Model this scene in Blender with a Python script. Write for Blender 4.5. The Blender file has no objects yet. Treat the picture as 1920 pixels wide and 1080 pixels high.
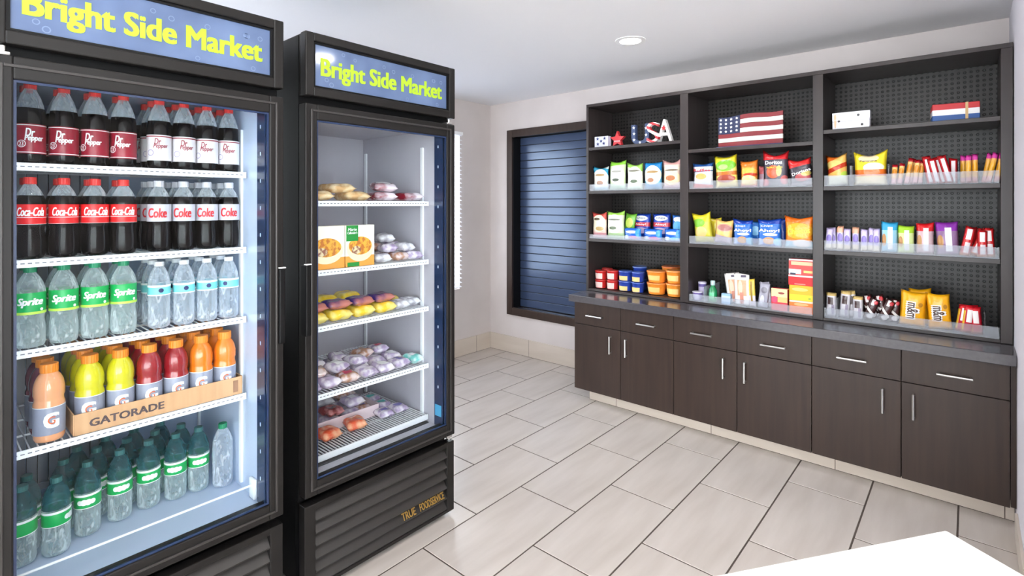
import bpy, bmesh, math, random
from mathutils import Vector, Matrix
random.seed(7)
sc = bpy.context.scene
COL = sc.collection
R = math.radians

# ------------------------------------------------------------------ camera
YAW, FPX, HC = R(41.22), 981.0, 1.40
cam = bpy.data.cameras.new('camera')
cam.sensor_width = 36.0
cam.lens = FPX / 1920 * 36.0
cam.shift_y = -(540 - 382) / 1920
cam.clip_start = 0.02
camo = bpy.data.objects.new('camera', cam)
COL.objects.link(camo)
camo.location = (0, 0, HC)
camo.rotation_euler = (R(90), 0, YAW)
sc.camera = camo

# ------------------------------------------------------------------ world, exposure
w = bpy.data.worlds.new('sky'); sc.world = w
w.use_nodes = True
bg = w.node_tree.nodes['Background']
bg.inputs[0].default_value = (0.94, 0.965, 1.0, 1)
bg.inputs[1].default_value = 12.5
sc.view_settings.view_transform = 'Standard'
sc.view_settings.look = 'None'
sc.view_settings.exposure = 0.0
sc.view_settings.gamma = 1.0
sc.view_settings.use_curve_mapping = False
sc.cycles.transparent_max_bounces = 32
sc.cycles.max_bounces = 10
sc.cycles.caustics_reflective = False
sc.cycles.caustics_refractive = False
sc.cycles.sample_clamp_indirect = 10.0
DOWNLIGHT_W = 6.0

# ------------------------------------------------------------------ pixel helpers (1920 x 1080 frame)
CY_, SY_ = math.cos(YAW), math.sin(YAW)
def xs(px, Y):
    a = (px - 960) / FPX
    return Y * (-SY_ + CY_ * a) / (CY_ + SY_ * a)
def zs(px, py, Y):
    a = (px - 960) / FPX
    return HC - Y / (CY_ + SY_ * a) * (py - 382) / FPX
def ysx(px, X):
    a = (px - 960) / FPX
    return X * (CY_ + SY_ * a) / (-SY_ + CY_ * a)

# ------------------------------------------------------------------ colour and materials
def lin(c):
    return tuple(((v / 255 + 0.055) / 1.055) ** 2.4 if v / 255 > 0.04045 else v / 255 / 12.92 for v in c)
def C4(c): return (*lin(c), 1.0)
MATS = {}
def mat(name, col, rough=0.5, metal=0.0, spec=0.5, emit=None, estr=1.0, coat=0.0, bump=None, noise=None):
    if name in MATS: return MATS[name]
    m = bpy.data.materials.new(name); m.use_nodes = True
    nt = m.node_tree; b = nt.nodes['Principled BSDF']
    b.inputs['Base Color'].default_value = C4(col)
    b.inputs['Roughness'].default_value = rough
    b.inputs['Metallic'].default_value = metal
    b.inputs['Specular IOR Level'].default_value = spec
    b.inputs['Coat Weight'].default_value = coat
    b.inputs['Coat Roughness'].default_value = 0.1
    if emit:
        b.inputs['Emission Color'].default_value = C4(emit)
        b.inputs['Emission Strength'].default_value = estr
    tc = None
    if noise or bump: tc = nt.nodes.new('ShaderNodeTexCoord')
    if noise:   # (scale vec, colour2, detail, lo, hi)
        mp = nt.nodes.new('ShaderNodeMapping'); mp.inputs['Scale'].default_value = noise[0]
        n = nt.nodes.new('ShaderNodeTexNoise'); n.inputs['Scale'].default_value = 1.0; n.inputs['Detail'].default_value = noise[2]
        cr = nt.nodes.new('ShaderNodeValToRGB')
        cr.color_ramp.elements[0].position = noise[3]; cr.color_ramp.elements[0].color = C4(col)
        cr.color_ramp.elements[1].position = noise[4]; cr.color_ramp.elements[1].color = C4(noise[1])
        nt.links.new(tc.outputs['Object'], mp.inputs['Vector']); nt.links.new(mp.outputs['Vector'], n.inputs['Vector'])
        nt.links.new(n.outputs['Fac'], cr.inputs['Fac']); nt.links.new(cr.outputs['Color'], b.inputs['Base Color'])
    if bump:    # (scale, strength)
        n = nt.nodes.new('ShaderNodeTexNoise'); n.inputs['Scale'].default_value = bump[0]; n.inputs['Detail'].default_value = 3
        bp = nt.nodes.new('ShaderNodeBump'); bp.inputs['Strength'].default_value = bump[1]; bp.inputs['Distance'].default_value = 0.002
        nt.links.new(tc.outputs['Object'], n.inputs['Vector']); nt.links.new(n.outputs['Fac'], bp.inputs['Height'])
        nt.links.new(bp.outputs['Normal'], b.inputs['Normal'])
    MATS[name] = m
    return m

def clear_mat(name, tint, body, f0, f1, rough=0.05, streak=0.0):
    """thin clear plastic or glass: see-through face on, brighter and solid at grazing angles"""
    if name in MATS: return MATS[name]
    m = bpy.data.materials.new(name); m.use_nodes = True
    nt = m.node_tree; b = nt.nodes['Principled BSDF']
    b.inputs['Base Color'].default_value = C4(body); b.inputs['Roughness'].default_value = rough
    t = nt.nodes.new('ShaderNodeBsdfTransparent'); t.inputs[0].default_value = C4(tint)
    lw = nt.nodes.new('ShaderNodeLayerWeight'); lw.inputs[0].default_value = 0.35
    mr = nt.nodes.new('ShaderNodeMapRange'); mr.inputs['To Min'].default_value = f0; mr.inputs['To Max'].default_value = f1
    mx = nt.nodes.new('ShaderNodeMixShader')
    nt.links.new(lw.outputs['Facing'], mr.inputs['Value']); fac = mr.outputs[0]
    if streak:      # glints painted in as noise patches of the body colour, plus uneven bump
        tc = nt.nodes.new('ShaderNodeTexCoord'); mp = nt.nodes.new('ShaderNodeMapping'); mp.inputs['Scale'].default_value = (60, 60, 26)
        n = nt.nodes.new('ShaderNodeTexNoise'); n.inputs['Scale'].default_value = 1; n.inputs['Detail'].default_value = 2; n.inputs['Distortion'].default_value = 1.5
        r2 = nt.nodes.new('ShaderNodeMapRange'); r2.inputs['From Min'].default_value = .52; r2.inputs['From Max'].default_value = .70; r2.inputs['To Max'].default_value = streak
        ad = nt.nodes.new('ShaderNodeMath'); ad.operation = 'ADD'; ad.use_clamp = True
        nt.links.new(tc.outputs['Object'], mp.inputs[0]); nt.links.new(mp.outputs[0], n.inputs[0]); nt.links.new(n.outputs['Fac'], r2.inputs[0])
        nt.links.new(fac, ad.inputs[0]); nt.links.new(r2.outputs[0], ad.inputs[1]); fac = ad.outputs[0]
        bp = nt.nodes.new('ShaderNodeBump'); bp.inputs['Strength'].default_value = .3; bp.inputs['Distance'].default_value = .003
        nt.links.new(n.outputs['Fac'], bp.inputs['Height']); nt.links.new(bp.outputs[0], b.inputs['Normal'])
    nt.links.new(fac, mx.inputs[0])
    nt.links.new(t.outputs[0], mx.inputs[1]); nt.links.new(b.outputs[0], mx.inputs[2])
    nt.links.new(mx.outputs[0], nt.nodes['Material Output'].inputs['Surface'])
    MATS[name] = m
    return m

def glass_mat(name, refl=0.06, tint=(250, 252, 252)):
    if name in MATS: return MATS[name]
    m = bpy.data.materials.new(name); m.use_nodes = True
    nt = m.node_tree; nt.nodes.remove(nt.nodes['Principled BSDF'])
    t = nt.nodes.new('ShaderNodeBsdfTransparent'); t.inputs[0].default_value = C4(tint)
    g = nt.nodes.new('ShaderNodeBsdfGlossy'); g.inputs['Roughness'].default_value = 0.02
    lw = nt.nodes.new('ShaderNodeLayerWeight'); lw.inputs[0].default_value = .5
    fr = nt.nodes.new('ShaderNodeMath'); fr.operation = 'POWER'; fr.inputs[1].default_value = 4.0
    nt.links.new(lw.outputs['Facing'], fr.inputs[0])
    mr = nt.nodes.new('ShaderNodeMath'); mr.operation = 'MULTIPLY_ADD'; mr.inputs[1].default_value = .7; mr.inputs[2].default_value = refl / 2
    mx = nt.nodes.new('ShaderNodeMixShader')
    nt.links.new(fr.outputs[0], mr.inputs[0]); nt.links.new(mr.outputs[0], mx.inputs[0])
    nt.links.new(t.outputs[0], mx.inputs[1]); nt.links.new(g.outputs[0], mx.inputs[2])
    nt.links.new(mx.outputs[0], nt.nodes['Material Output'].inputs['Surface'])
    MATS[name] = m
    return m

PRN = [0]
def print_mat(base, prints=(), rough=0.26, coat=0.0, foil=True):
    """printed packaging: flat print shapes laid over a base colour in the object's own box coordinates (u across, v up)"""
    PRN[0] += 1
    m = bpy.data.materials.new('print_%d' % PRN[0]); m.use_nodes = True
    nt = m.node_tree; b = nt.nodes['Principled BSDF']
    b.inputs['Roughness'].default_value = rough
    b.inputs['Coat Weight'].default_value = coat
    tc = nt.nodes.new('ShaderNodeTexCoord')
    sp = nt.nodes.new('ShaderNodeSeparateXYZ'); nt.links.new(tc.outputs['Generated'], sp.inputs[0])
    cb = nt.nodes.new('ShaderNodeCombineXYZ'); nt.links.new(sp.outputs[0], cb.inputs[0]); nt.links.new(sp.outputs[2], cb.inputs[1])
    if foil:
        wn = nt.nodes.new('ShaderNodeTexNoise'); wn.inputs['Scale'].default_value = 34; wn.inputs['Detail'].default_value = 2.5; wn.inputs['Distortion'].default_value = .6
        wb_ = nt.nodes.new('ShaderNodeBump'); wb_.inputs['Strength'].default_value = .55; wb_.inputs['Distance'].default_value = .006
        nt.links.new(tc.outputs['Object'], wn.inputs['Vector']); nt.links.new(wn.outputs['Fac'], wb_.inputs['Height']); nt.links.new(wb_.outputs[0], b.inputs['Normal'])
    last = None
    for p in prints:
        if p[0] == 'band':      # v0, v1, colour, slope
            _, v0, v1, col = p[:4]; slope = p[4] if len(p) > 4 else 0.0
            src = sp.outputs[2]
            if slope:
                ma = nt.nodes.new('ShaderNodeMath'); ma.operation = 'MULTIPLY_ADD'
                ma.inputs[1].default_value = slope
                nt.links.new(sp.outputs[0], ma.inputs[0]); nt.links.new(sp.outputs[2], ma.inputs[2]); src = ma.outputs[0]
            cm = nt.nodes.new('ShaderNodeMath'); cm.operation = 'COMPARE'
            cm.inputs[1].default_value = (v0 + v1) / 2; cm.inputs[2].default_value = abs(v1 - v0) / 2
            nt.links.new(src, cm.inputs[0]); fac = cm.outputs[0]
        elif p[0] == 'col':     # u0, u1, colour
            _, v0, v1, col = p[:4]
            cm = nt.nodes.new('ShaderNodeMath'); cm.operation = 'COMPARE'
            cm.inputs[1].default_value = (v0 + v1) / 2; cm.inputs[2].default_value = abs(v1 - v0) / 2
            nt.links.new(sp.outputs[0], cm.inputs[0]); fac = cm.outputs[0]
        elif p[0] == 'rect':    # u0,u1,v0,v1,colour
            _, u0, u1, v0, v1, col = p
            c1 = nt.nodes.new('ShaderNodeMath'); c1.operation = 'COMPARE'; c1.inputs[1].default_value = (u0 + u1) / 2; c1.inputs[2].default_value = abs(u1 - u0) / 2
            c2 = nt.nodes.new('ShaderNodeMath'); c2.operation = 'COMPARE'; c2.inputs[1].default_value = (v0 + v1) / 2; c2.inputs[2].default_value = abs(v1 - v0) / 2
            nt.links.new(sp.outputs[0], c1.inputs[0]); nt.links.new(sp.outputs[2], c2.inputs[0])
            mu = nt.nodes.new('ShaderNodeMath'); mu.operation = 'MULTIPLY'
            nt.links.new(c1.outputs[0], mu.inputs[0]); nt.links.new(c2.outputs[0], mu.inputs[1]); fac = mu.outputs[0]
        else:                   # disc: u, v, ru, rv, colour
            _, u, v, ru, rv, col = p
            s1 = nt.nodes.new('ShaderNodeVectorMath'); s1.operation = 'SUBTRACT'; s1.inputs[1].default_value = (u, v, 0)
            s2 = nt.nodes.new('ShaderNodeVectorMath'); s2.operation = 'DIVIDE'; s2.inputs[1].default_value = (ru, rv, 1)
            s3 = nt.nodes.new('ShaderNodeVectorMath'); s3.operation = 'LENGTH'
            lt = nt.nodes.new('ShaderNodeMath'); lt.operation = 'LESS_THAN'; lt.inputs[1].default_value = 1.0
            nt.links.new(cb.outputs[0], s1.inputs[0]); nt.links.new(s1.outputs[0], s2.inputs[0]); nt.links.new(s2.outputs[0], s3.inputs[0])
            nt.links.new(s3.outputs['Value'], lt.inputs[0]); fac = lt.outputs[0]
        mx = nt.nodes.new('ShaderNodeMix'); mx.data_type = 'RGBA'
        mx.inputs['B'].default_value = C4(col)
        if last is None: mx.inputs['A'].default_value = C4(base)
        else: nt.links.new(last, mx.inputs['A'])
        nt.links.new(fac, mx.inputs['Factor']); last = mx.outputs['Result']
    if last is None: b.inputs['Base Color'].default_value = C4(base)
    else: nt.links.new(last, b.inputs['Base Color'])
    return m

M_wall = mat('wall_paint', (205, 196, 193), 0.75, bump=(90, 0.12), noise=((3, 3, 3), (199, 190, 187), 3, 0.35, 0.65))
M_wall_white = mat('wall_white', (222, 218, 226), 0.7, bump=(90, 0.12))
M_ceil = mat('ceiling_paint', (231, 230, 232), 0.85, bump=(120, 0.2))
M_tile = mat('floor_tile', (206, 197, 190), 0.28, noise=((14, 2.0, 2), (190, 180, 172), 6, 0.30, 0.72))
M_base = mat('base_tile', (204, 192, 180), 0.35, noise=((2.0, 2.0, 16), (194, 181, 168), 5, 0.30, 0.72))
M_grout = mat('grout', (86, 76, 70), 0.9)
M_wood = mat('espresso_laminate', (58, 45, 39), 0.38, spec=.3, noise=((40, 40, 2.2), (48, 37, 33), 6, 0.3, 0.7))
M_woodv = mat('espresso_shelving', (58, 51, 50), 0.32, spec=.35, noise=((30, 30, 2.0), (49, 43, 43), 6, 0.3, 0.7))
M_counter = mat('stone_counter', (76, 73, 77), 0.2, noise=((60, 60, 60), (71, 68, 72), 6, 0.3, 0.7))
M_steel = mat('brushed_steel', (205, 204, 202), 0.28, metal=1.0)
M_black = mat('black_enamel', (9, 9, 10), 0.5, spec=.2, bump=(300, 0.05))
M_frame = mat('black_anodised', (25, 23, 22), 0.40, spec=0.28)
M_dark = mat('dark_rubber', (12, 12, 13), 0.7)
M_liner = mat('white_liner', (188, 202, 226), 0.35)
M_wire = mat('white_wire', (236, 238, 242), 0.35)
M_gold = mat('gold_letter', (198, 160, 84), 0.3, metal=0.8)
M_white = mat('white_plastic', (240, 240, 240), 0.4)
M_table = mat('white_table', (250, 246, 243), 0.3)
M_glass = glass_mat('door_glass', 0.018)
M_pane = glass_mat('window_glass', 0.06)
M_acryl = clear_mat('clear_acrylic', (245, 247, 250), (228, 230, 236), 0.17, 0.62, 0.08)

# ------------------------------------------------------------------ mesh building
class MB:
    def __init__(self): self.v = []; self.f = []; self.m = []
    def add(self, vs, fs, mi=0):
        o = len(self.v); self.v += [tuple(p) for p in vs]
        for f in fs: self.f.append(tuple(i + o for i in f)); self.m.append(mi)
        return self
    def box(self, x0, x1, y0, y1, z0, z1, mi=0):
        x0, x1 = min(x0, x1), max(x0, x1); y0, y1 = min(y0, y1), max(y0, y1); z0, z1 = min(z0, z1), max(z0, z1)
        vs = [(x, y, z) for z in (z0, z1) for y in (y0, y1) for x in (x0, x1)]
        return self.add(vs, [(0, 2, 3, 1), (4, 5, 7, 6), (0, 1, 5, 4), (2, 6, 7, 3), (0, 4, 6, 2), (1, 3, 7, 5)], mi)
    def bbox(self, x0, x1, y0, y1, z0, z1, b=0.003, mi=0):
        bm = bmesh.new(); bmesh.ops.create_cube(bm, size=1)
        for v in bm.verts:
            v.co = ((x0 + x1) / 2 + v.co.x * abs(x1 - x0), (y0 + y1) / 2 + v.co.y * abs(y1 - y0), (z0 + z1) / 2 + v.co.z * abs(z1 - z0))
        bmesh.ops.bevel(bm, geom=bm.edges[:], offset=min(b, abs(x1 - x0) * .45, abs(y1 - y0) * .45, abs(z1 - z0) * .45), segments=2, affect='EDGES', profile=0.5)
        bm.verts.index_update()
        self.add([v.co[:] for v in bm.verts], [[v.index for v in f.verts] for f in bm.faces], mi)
        bm.free(); return self
    def lathe(self, prof, n=20, mats=None, c=(0, 0), a0=0.0, a1=2 * math.pi, close=True, rfun=None):
        vs = []; fs = []; k = len(prof)
        full = abs(a1 - a0 - 2 * math.pi) < 1e-6
        cols = n if full else n + 1
        for i in range(cols):
            a = a0 + (a1 - a0) * i / n
            for (r, z) in prof:
                rr = rfun(r, z, a, i) if rfun else r
                vs.append((c[0] + rr * math.cos(a), c[1] + rr * math.sin(a), z))
        o = len(self.v); self.v += vs
        for i in range(n):
            j = (i + 1) % cols
            for q in range(k - 1):
                self.f.append((o + i * k + q, o + j * k + q, o + j * k + q + 1, o + i * k + q + 1))
                self.m.append(mats[q] if mats else 0)
        if close and full:
            self.f.append(tuple(o + i * k for i in range(n))[::-1]); self.m.append(mats[0] if mats else 0)
            self.f.append(tuple(o + i * k + k - 1 for i in range(n))); self.m.append(mats[-1] if mats else 0)
        return self
    def rod(self, p0, p1, r=0.002, n=6, mi=0):
        p0 = Vector(p0); p1 = Vector(p1); d = (p1 - p0).normalized()
        up = Vector((0, 0, 1)) if abs(d.z) < .9 else Vector((1, 0, 0))
        s = d.cross(up).normalized(); t = d.cross(s)
        vs = []
        for p in (p0, p1):
            for i in range(n):
                a = 2 * math.pi * i / n
                vs.append(tuple(p + s * r * math.cos(a) + t * r * math.sin(a)))
        fs = [(i, (i + 1) % n, n + (i + 1) % n, n + i) for i in range(n)] + [tuple(range(n))[::-1], tuple(range(n, 2 * n))]
        return self.add(vs, fs, mi)
    def prism(self, pts, y0, y1, mi=0):
        """outline in (x, z) pushed along y"""
        n = len(pts); vs = [(x, y0, z) for x, z in pts] + [(x, y1, z) for x, z in pts]
        fs = [(i, (i + 1) % n, n + (i + 1) % n, n + i) for i in range(n)] + [tuple(range(n))[::-1], tuple(range(n, 2 * n))]
        return self.add(vs, fs, mi)
    def mesh(self, name, smooth=False):
        me = bpy.data.meshes.new(name)
        me.from_pydata(self.v, [], self.f)
        if any(self.m): me.polygons.foreach_set('material_index', self.m)
        bm = bmesh.new(); bm.from_mesh(me); bmesh.ops.recalc_face_normals(bm, faces=bm.faces[:]); bm.to_mesh(me); bm.free()
        if smooth:
            me.polygons.foreach_set('use_smooth', [True] * len(me.polygons))
            try: me.set_sharp_from_angle(angle=R(40))
            except Exception: pass
        me.update(); return me

def link(name, me, mats=None, parent=None, loc=None, rot=None):
    o = bpy.data.objects.new(name, me); COL.objects.link(o)
    if me is not None and mats:
        if not isinstance(mats, (list, tuple)): mats = [mats]
        if not me.materials:
            for m in mats: me.materials.append(m)
    if parent is not None: o.parent = parent
    if loc is not None: o.location = loc
    if rot is not None: o.rotation_euler = rot
    return o
def part(name, mb, m, parent=None, smooth=False, loc=None, rot=None):
    return link(name, mb.mesh(name, smooth), m, parent, loc, rot)
def tag(o, label, cat, group=None):
    o['label'] = label; o['category'] = cat
    if group: o['group'] = group
    return o
def struct(o, label=None, cat=None):
    o['kind'] = 'structure'
    if label: o['label'] = label
    if cat: o['category'] = cat
    return o
def empty(name, loc=(0, 0, 0), rz=0.0):
    o = bpy.data.objects.new(name, None); COL.objects.link(o); o.empty_display_size = 0.05
    o.location = loc; o.rotation_euler = (0, 0, rz); return o
def copy_tree(o, parent=None):
    c = o.copy(); COL.objects.link(c)
    if parent is not None: c.parent = parent
    for ch in [x for x in KIDS.get(o.name, [])]:
        d = copy_tree(ch, c)
        KIDS.setdefault(c.name, []).append(d)
    return c
KIDS = {}
def remember(o):
    KIDS[o.name] = list(o.children)
    for c in o.children: remember(c)

# ------------------------------------------------------------------ lettering
TXT = {}
def text_flat(body, bold=0.0, shear=0.0, res=2):
    key = (body, bold, shear, res)
    if key in TXT: return TXT[key]
    cu = bpy.data.curves.new('txt', 'FONT'); cu.body = body; cu.size = 1.0
    cu.offset = bold; cu.shear = shear; cu.resolution_u = res; cu.align_x = 'LEFT'
    ob = bpy.data.objects.new('txt', cu); COL.objects.link(ob)
    dg = bpy.context.evaluated_depsgraph_get(); dg.update()
    me = bpy.data.meshes.new_from_object(ob.evaluated_get(dg))
    vs = [v.co.copy() for v in me.vertices]; fs = [tuple(p.vertices) for p in me.polygons]
    bpy.data.objects.remove(ob); bpy.data.curves.remove(cu); bpy.data.meshes.remove(me)
    x0 = min(v.x for v in vs); x1 = max(v.x for v in vs); y0 = min(v.y for v in vs); y1 = max(v.y for v in vs)
    vs = [((v.x - x0) / (x1 - x0) - .5, (v.y - y0) / (y1 - y0) - .5) for v in vs]
    TXT[key] = (vs, fs, (x1 - x0) / (y1 - y0))
    return TXT[key]
def lettering(body, wid, hei, fn, bold=0.02, shear=0.0, res=2, name='lettering'):
    """flat text, width x height, every vertex mapped by fn(x, y) to 3-D"""
    vs, fs, asp = text_flat(body, 0.0, shear, res)
    if hei is None: hei = wid / asp
    mb = MB(); b = bold * hei          # heavier strokes: the same outline laid down again with small shifts
    sh_ = ((0, 0),) if bold <= 0 else ((-b, -b * .5), (b, -b * .5), (-b, b * .5), (b, b * .5), (0, 0))
    w2, h2 = wid - 2 * b, hei - b
    for q, (dx, dy) in enumerate(sh_):
        pts = []
        for x, y in vs:
            p = Vector(fn(x * w2 + dx, y * h2 + dy))
            if q:
                n = (Vector(fn(x * w2 + dx + 1e-4, y * h2 + dy)) - p).cross(Vector(fn(x * w2 + dx, y * h2 + dy + 1e-4)) - p).normalized()
                p = p + n * (.00012 * q)
            pts.append(p)
        mb.add(pts, fs)
    me = bpy.data.meshes.new(name); me.from_pydata(mb.v, [], mb.f); me.update()
    return me

# ================================================================== STRUCTURE
XL, XR, YB, ZC = -3.52, 0.15, 3.70, 2.355
XFAR, YFAR = 3.0, -3.2
# floor with one object per tile
flo = struct(part('floor', MB().box(XL - .15, XFAR + .15, YFAR - .15, YB + .15, -0.06, -0.002), M_grout))
TW, TL, TX0, TY0 = 0.327, 0.6164, -1.676, 1.3623
i0 = math.floor((XL - TX0) / TW); i1 = math.ceil((XFAR - TX0) / TW)
G = 0.0036
for i in range(i0, i1):
    xa, xb = max(XL, TX0 + i * TW + G), min(XFAR, TX0 + (i + 1) * TW - G)
    if xb - xa < .01: continue
    off = 0.0 if i % 2 == 0 else 0.5
    j0 = math.floor((YFAR - TY0) / TL) - 1
    for j in range(j0, 12):
        ya, yb = TY0 + (j + off) * TL + G, TY0 + (j + 1 + off) * TL - G
        ya, yb = max(ya, YFAR), min(yb, YB)
        if yb - ya < .01: continue
        cx, cy = (xa + xb) / 2, (ya + yb) / 2
        t = part('floor_tile', MB().bbox(xa - cx, xb - cx, ya - cy, yb - cy, -0.008, 0.0, 0.0012), M_tile, flo, loc=(cx, cy, 0))
# ceiling
cei = struct(part('ceiling', MB().box(XL - .15, XFAR + .15, YFAR - .15, YB + .15, ZC, ZC + .08), M_ceil))
# back wall with the niche opening
NX0, NX1, NZ0, NZ1 = -3.29, -1.95, 0.36, 2.09      # niche outer trim
OX0, OX1, OZ0, OZ1 = NX0 + .05, NX1 - .05, NZ0 + .05, NZ1 - .05
wb = MB()
wb.box(XL - .15, OX0, YB, YB + .15, 0, ZC); wb.box(OX1, XFAR, YB, YB + .15, 0, ZC)
wb.box(OX0, OX1, YB, YB + .15, 0, OZ0); wb.box(OX0, OX1, YB, YB + .15, OZ1, ZC)
struct(part('wall_back', wb, M_wall))
# left wall with two window openings (the second, behind the coolers, is added to light the ceiling)
WIN = [(2.30, 3.29, .62, 2.05), (-.55, 1.35, .62, 2.25)]
wl = MB(); ye = [YFAR, WIN[1][0], WIN[1][1], WIN[0][0], WIN[0][1], YB]
for k in (0, 2, 4): wl.box(XL - .15, XL, ye[k], ye[k + 1], 0, ZC)
for (a, b, c, d) in WIN: wl.box(XL - .15, XL, a, b, 0, c); wl.box(XL - .15, XL, a, b, d, ZC)
struct(part('wall_left', wl, M_wall))
struct(part('wall_right', MB().box(XR, XR + .12, 2.15, YB, 0, ZC), M_wall_white))
# shop-front glazing added out of view, behind and beside the camera, for brightness
GZ0, GZ1 = .06, 2.28
def glazed(name, axis, fixed, a, b, cuts, first, sgn):
    """wall with tall added window openings between the cut pairs"""
    mb = MB(); T = .12
    def bx(p, q, z0, z1):
        if q - p < .002: return
        if axis == 'x': mb.box(p, q, fixed, fixed + sgn * T, z0, z1)
        else: mb.box(fixed, fixed + sgn * T, p, q, z0, z1)
    bx(a, b, GZ1, ZC); bx(a, b, 0, GZ0)
    ed = [a] + [c for pr in cuts for c in pr] + [b]
    for k in range(0, len(ed), 2): bx(ed[k], ed[k + 1], GZ0, GZ1)
    struct(part(name, mb, M_wall))
    for k, (p, q) in enumerate(cuts):
        fr = MB(); pn = MB()
        for (u0, u1, z0, z1) in ((p, p + .04, GZ0, GZ1), (q - .04, q, GZ0, GZ1), (p + .04, q - .04, GZ0, GZ0 + .05), (p + .04, q - .04, GZ1 - .05, GZ1)):
            if axis == 'x': fr.box(u0, u1, fixed + sgn * .03, fixed + sgn * .09, z0, z1)
            else: fr.box(fixed + sgn * .03, fixed + sgn * .09, u0, u1, z0, z1)
        if axis == 'x': pn.box(p + .04, q - .04, fixed + sgn * .058, fixed + sgn * .063, GZ0 + .05, GZ1 - .05)
        else: pn.box(fixed + sgn * .058, fixed + sgn * .063, p + .04, q - .04, GZ0 + .05, GZ1 - .05)
        wo = struct(part('window_%d' % (first + k), fr, M_frame)); part('pane', pn, M_pane, wo)
glazed('wall_front', 'x', YFAR, XL - .15, XFAR, [(-2.85, -1.45), (-1.4, 0.0), (.05, 1.45), (1.5, 2.95)], 3, -1)
glazed('wall_side', 'y', XFAR, YFAR, YB, [(-3.1, -1.95), (-1.9, -.75), (-.7, .45)], 7, 1)

# windows on the left wall, the second one added: frame, pane, blind slats
def slat_glow():
    m = bpy.data.materials.new('blind_slat'); m.use_nodes = True
    nt = m.node_tree; b = nt.nodes['Principled BSDF']
    b.inputs['Base Color'].default_value = C4((240, 242, 246)); b.inputs['Roughness'].default_value = .5
    tr = nt.nodes.new('ShaderNodeBsdfTranslucent'); tr.inputs[0].default_value = C4((240, 243, 250))
    mx = nt.nodes.new('ShaderNodeMixShader'); mx.inputs[0].default_value = .6
    nt.links.new(b.outputs[0], mx.inputs[1]); nt.links.new(tr.outputs[0], mx.inputs[2])
    nt.links.new(mx.outputs[0], nt.nodes['Material Output'].inputs['Surface'])
    return m
M_blind = slat_glow()
for wi, (WY0, WY1, WZ0, WZ1) in enumerate(WIN):
    fr = MB()
    for q in ((WY0, WY0 + .04, WZ0, WZ1), (WY1 - .04, WY1, WZ0, WZ1), (WY0 + .04, WY1 - .04, WZ0, WZ0 + .04), (WY0 + .04, WY1 - .04, WZ1 - .04, WZ1)):
        fr.box(XL - .13, XL - .07, q[0], q[1], q[2], q[3])
    w1 = struct(part('window_%d' % (1 if wi == 0 else 10), fr, M_white))
    part('pane', MB().box(XL - .105, XL - .10, WY0 + .04, WY1 - .04, WZ0 + .04, WZ1 - .04), M_pane, w1)
    sm = MB().box(-.021, .021, -(WY1 - WY0 - .02) / 2, (WY1 - WY0 - .02) / 2, -.001, .001).mesh('slat')
    nsl = int((WZ1 - WZ0) / .0395)
    for k in range(nsl):
        link('blind_slat', sm, M_blind, w1, (XL + .024, (WY0 + WY1) / 2, WZ0 + .03 + k * (WZ1 - WZ0 - .06) / (nsl - 1)), (0, R(16), 0))
    part('blind_head_rail', MB().box(XL + .002, XL + .05, WY0 + .005, WY1 - .005, WZ1 - .028, WZ1), M_white, w1)

# dark slatted window niche in the back wall
M_nslat = mat('glossy_slat', (58, 70, 96), 0.2, spec=.7)
M_nslat.node_tree.nodes['Principled BSDF'].inputs['Specular Tint'].default_value = (.62, .76, 1.0, 1)  # blue tint paints the bluish window reflection into the slat sheen
n2 = struct(empty('window_2', ((NX0 + NX1) / 2, YB, NZ0)))
def npart(name, mb, m): 
    o = part(name, mb, m); o.parent = n2; o.matrix_parent_inverse = Matrix.Translation(-Vector(n2.location)); return o
TT = .022
npart('trim', MB().bbox(NX0, NX0 + .065, YB - TT, YB, NZ0, NZ1, .003), M_wood)
npart('trim', MB().bbox(NX1 - .065, NX1, YB - TT, YB, NZ0, NZ1, .003), M_wood)
npart('trim', MB().bbox(NX0 + .065, NX1 - .065, YB - TT, YB, NZ1 - .07, NZ1, .003), M_wood)
npart('trim', MB().bbox(NX0 + .065, NX1 - .065, YB - TT, YB, NZ0, NZ0 + .07, .003), M_wood)
npart('jamb', MB().box(OX0, OX0 + .012, YB, YB + .12, OZ0, OZ1), M_black)
npart('jamb', MB().box(OX1 - .012, OX1, YB, YB + .12, OZ0, OZ1), M_black)
npart('head', MB().box(OX0 + .012, OX1 - .012, YB, YB + .12, OZ1 - .012, OZ1), M_black)
npart('sill', MB().box(OX0 + .012, OX1 - .012, YB, YB + .12, OZ0, OZ0 + .012), M_counter)
npart('backing', MB().box(OX0, OX1, YB + .12, YB + .15, OZ0, OZ1), M_dark)
NS = 22; pitch = (OZ1 - OZ0 - .03) / NS
for k in range(NS):
    z0 = OZ0 + .015 + k * pitch
    o = npart('slat', MB().bbox(-(OX1 - OX0 - .03) / 2, (OX1 - OX0 - .03) / 2, -.004, .004, .0025, pitch - .0025, .002), M_nslat)
    o.matrix_parent_inverse = Matrix.Identity(4)
    o.location = (0, .105, z0 - NZ0); o.rotation_euler = (R(random.uniform(-.8, .8)), 0, 0)

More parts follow.
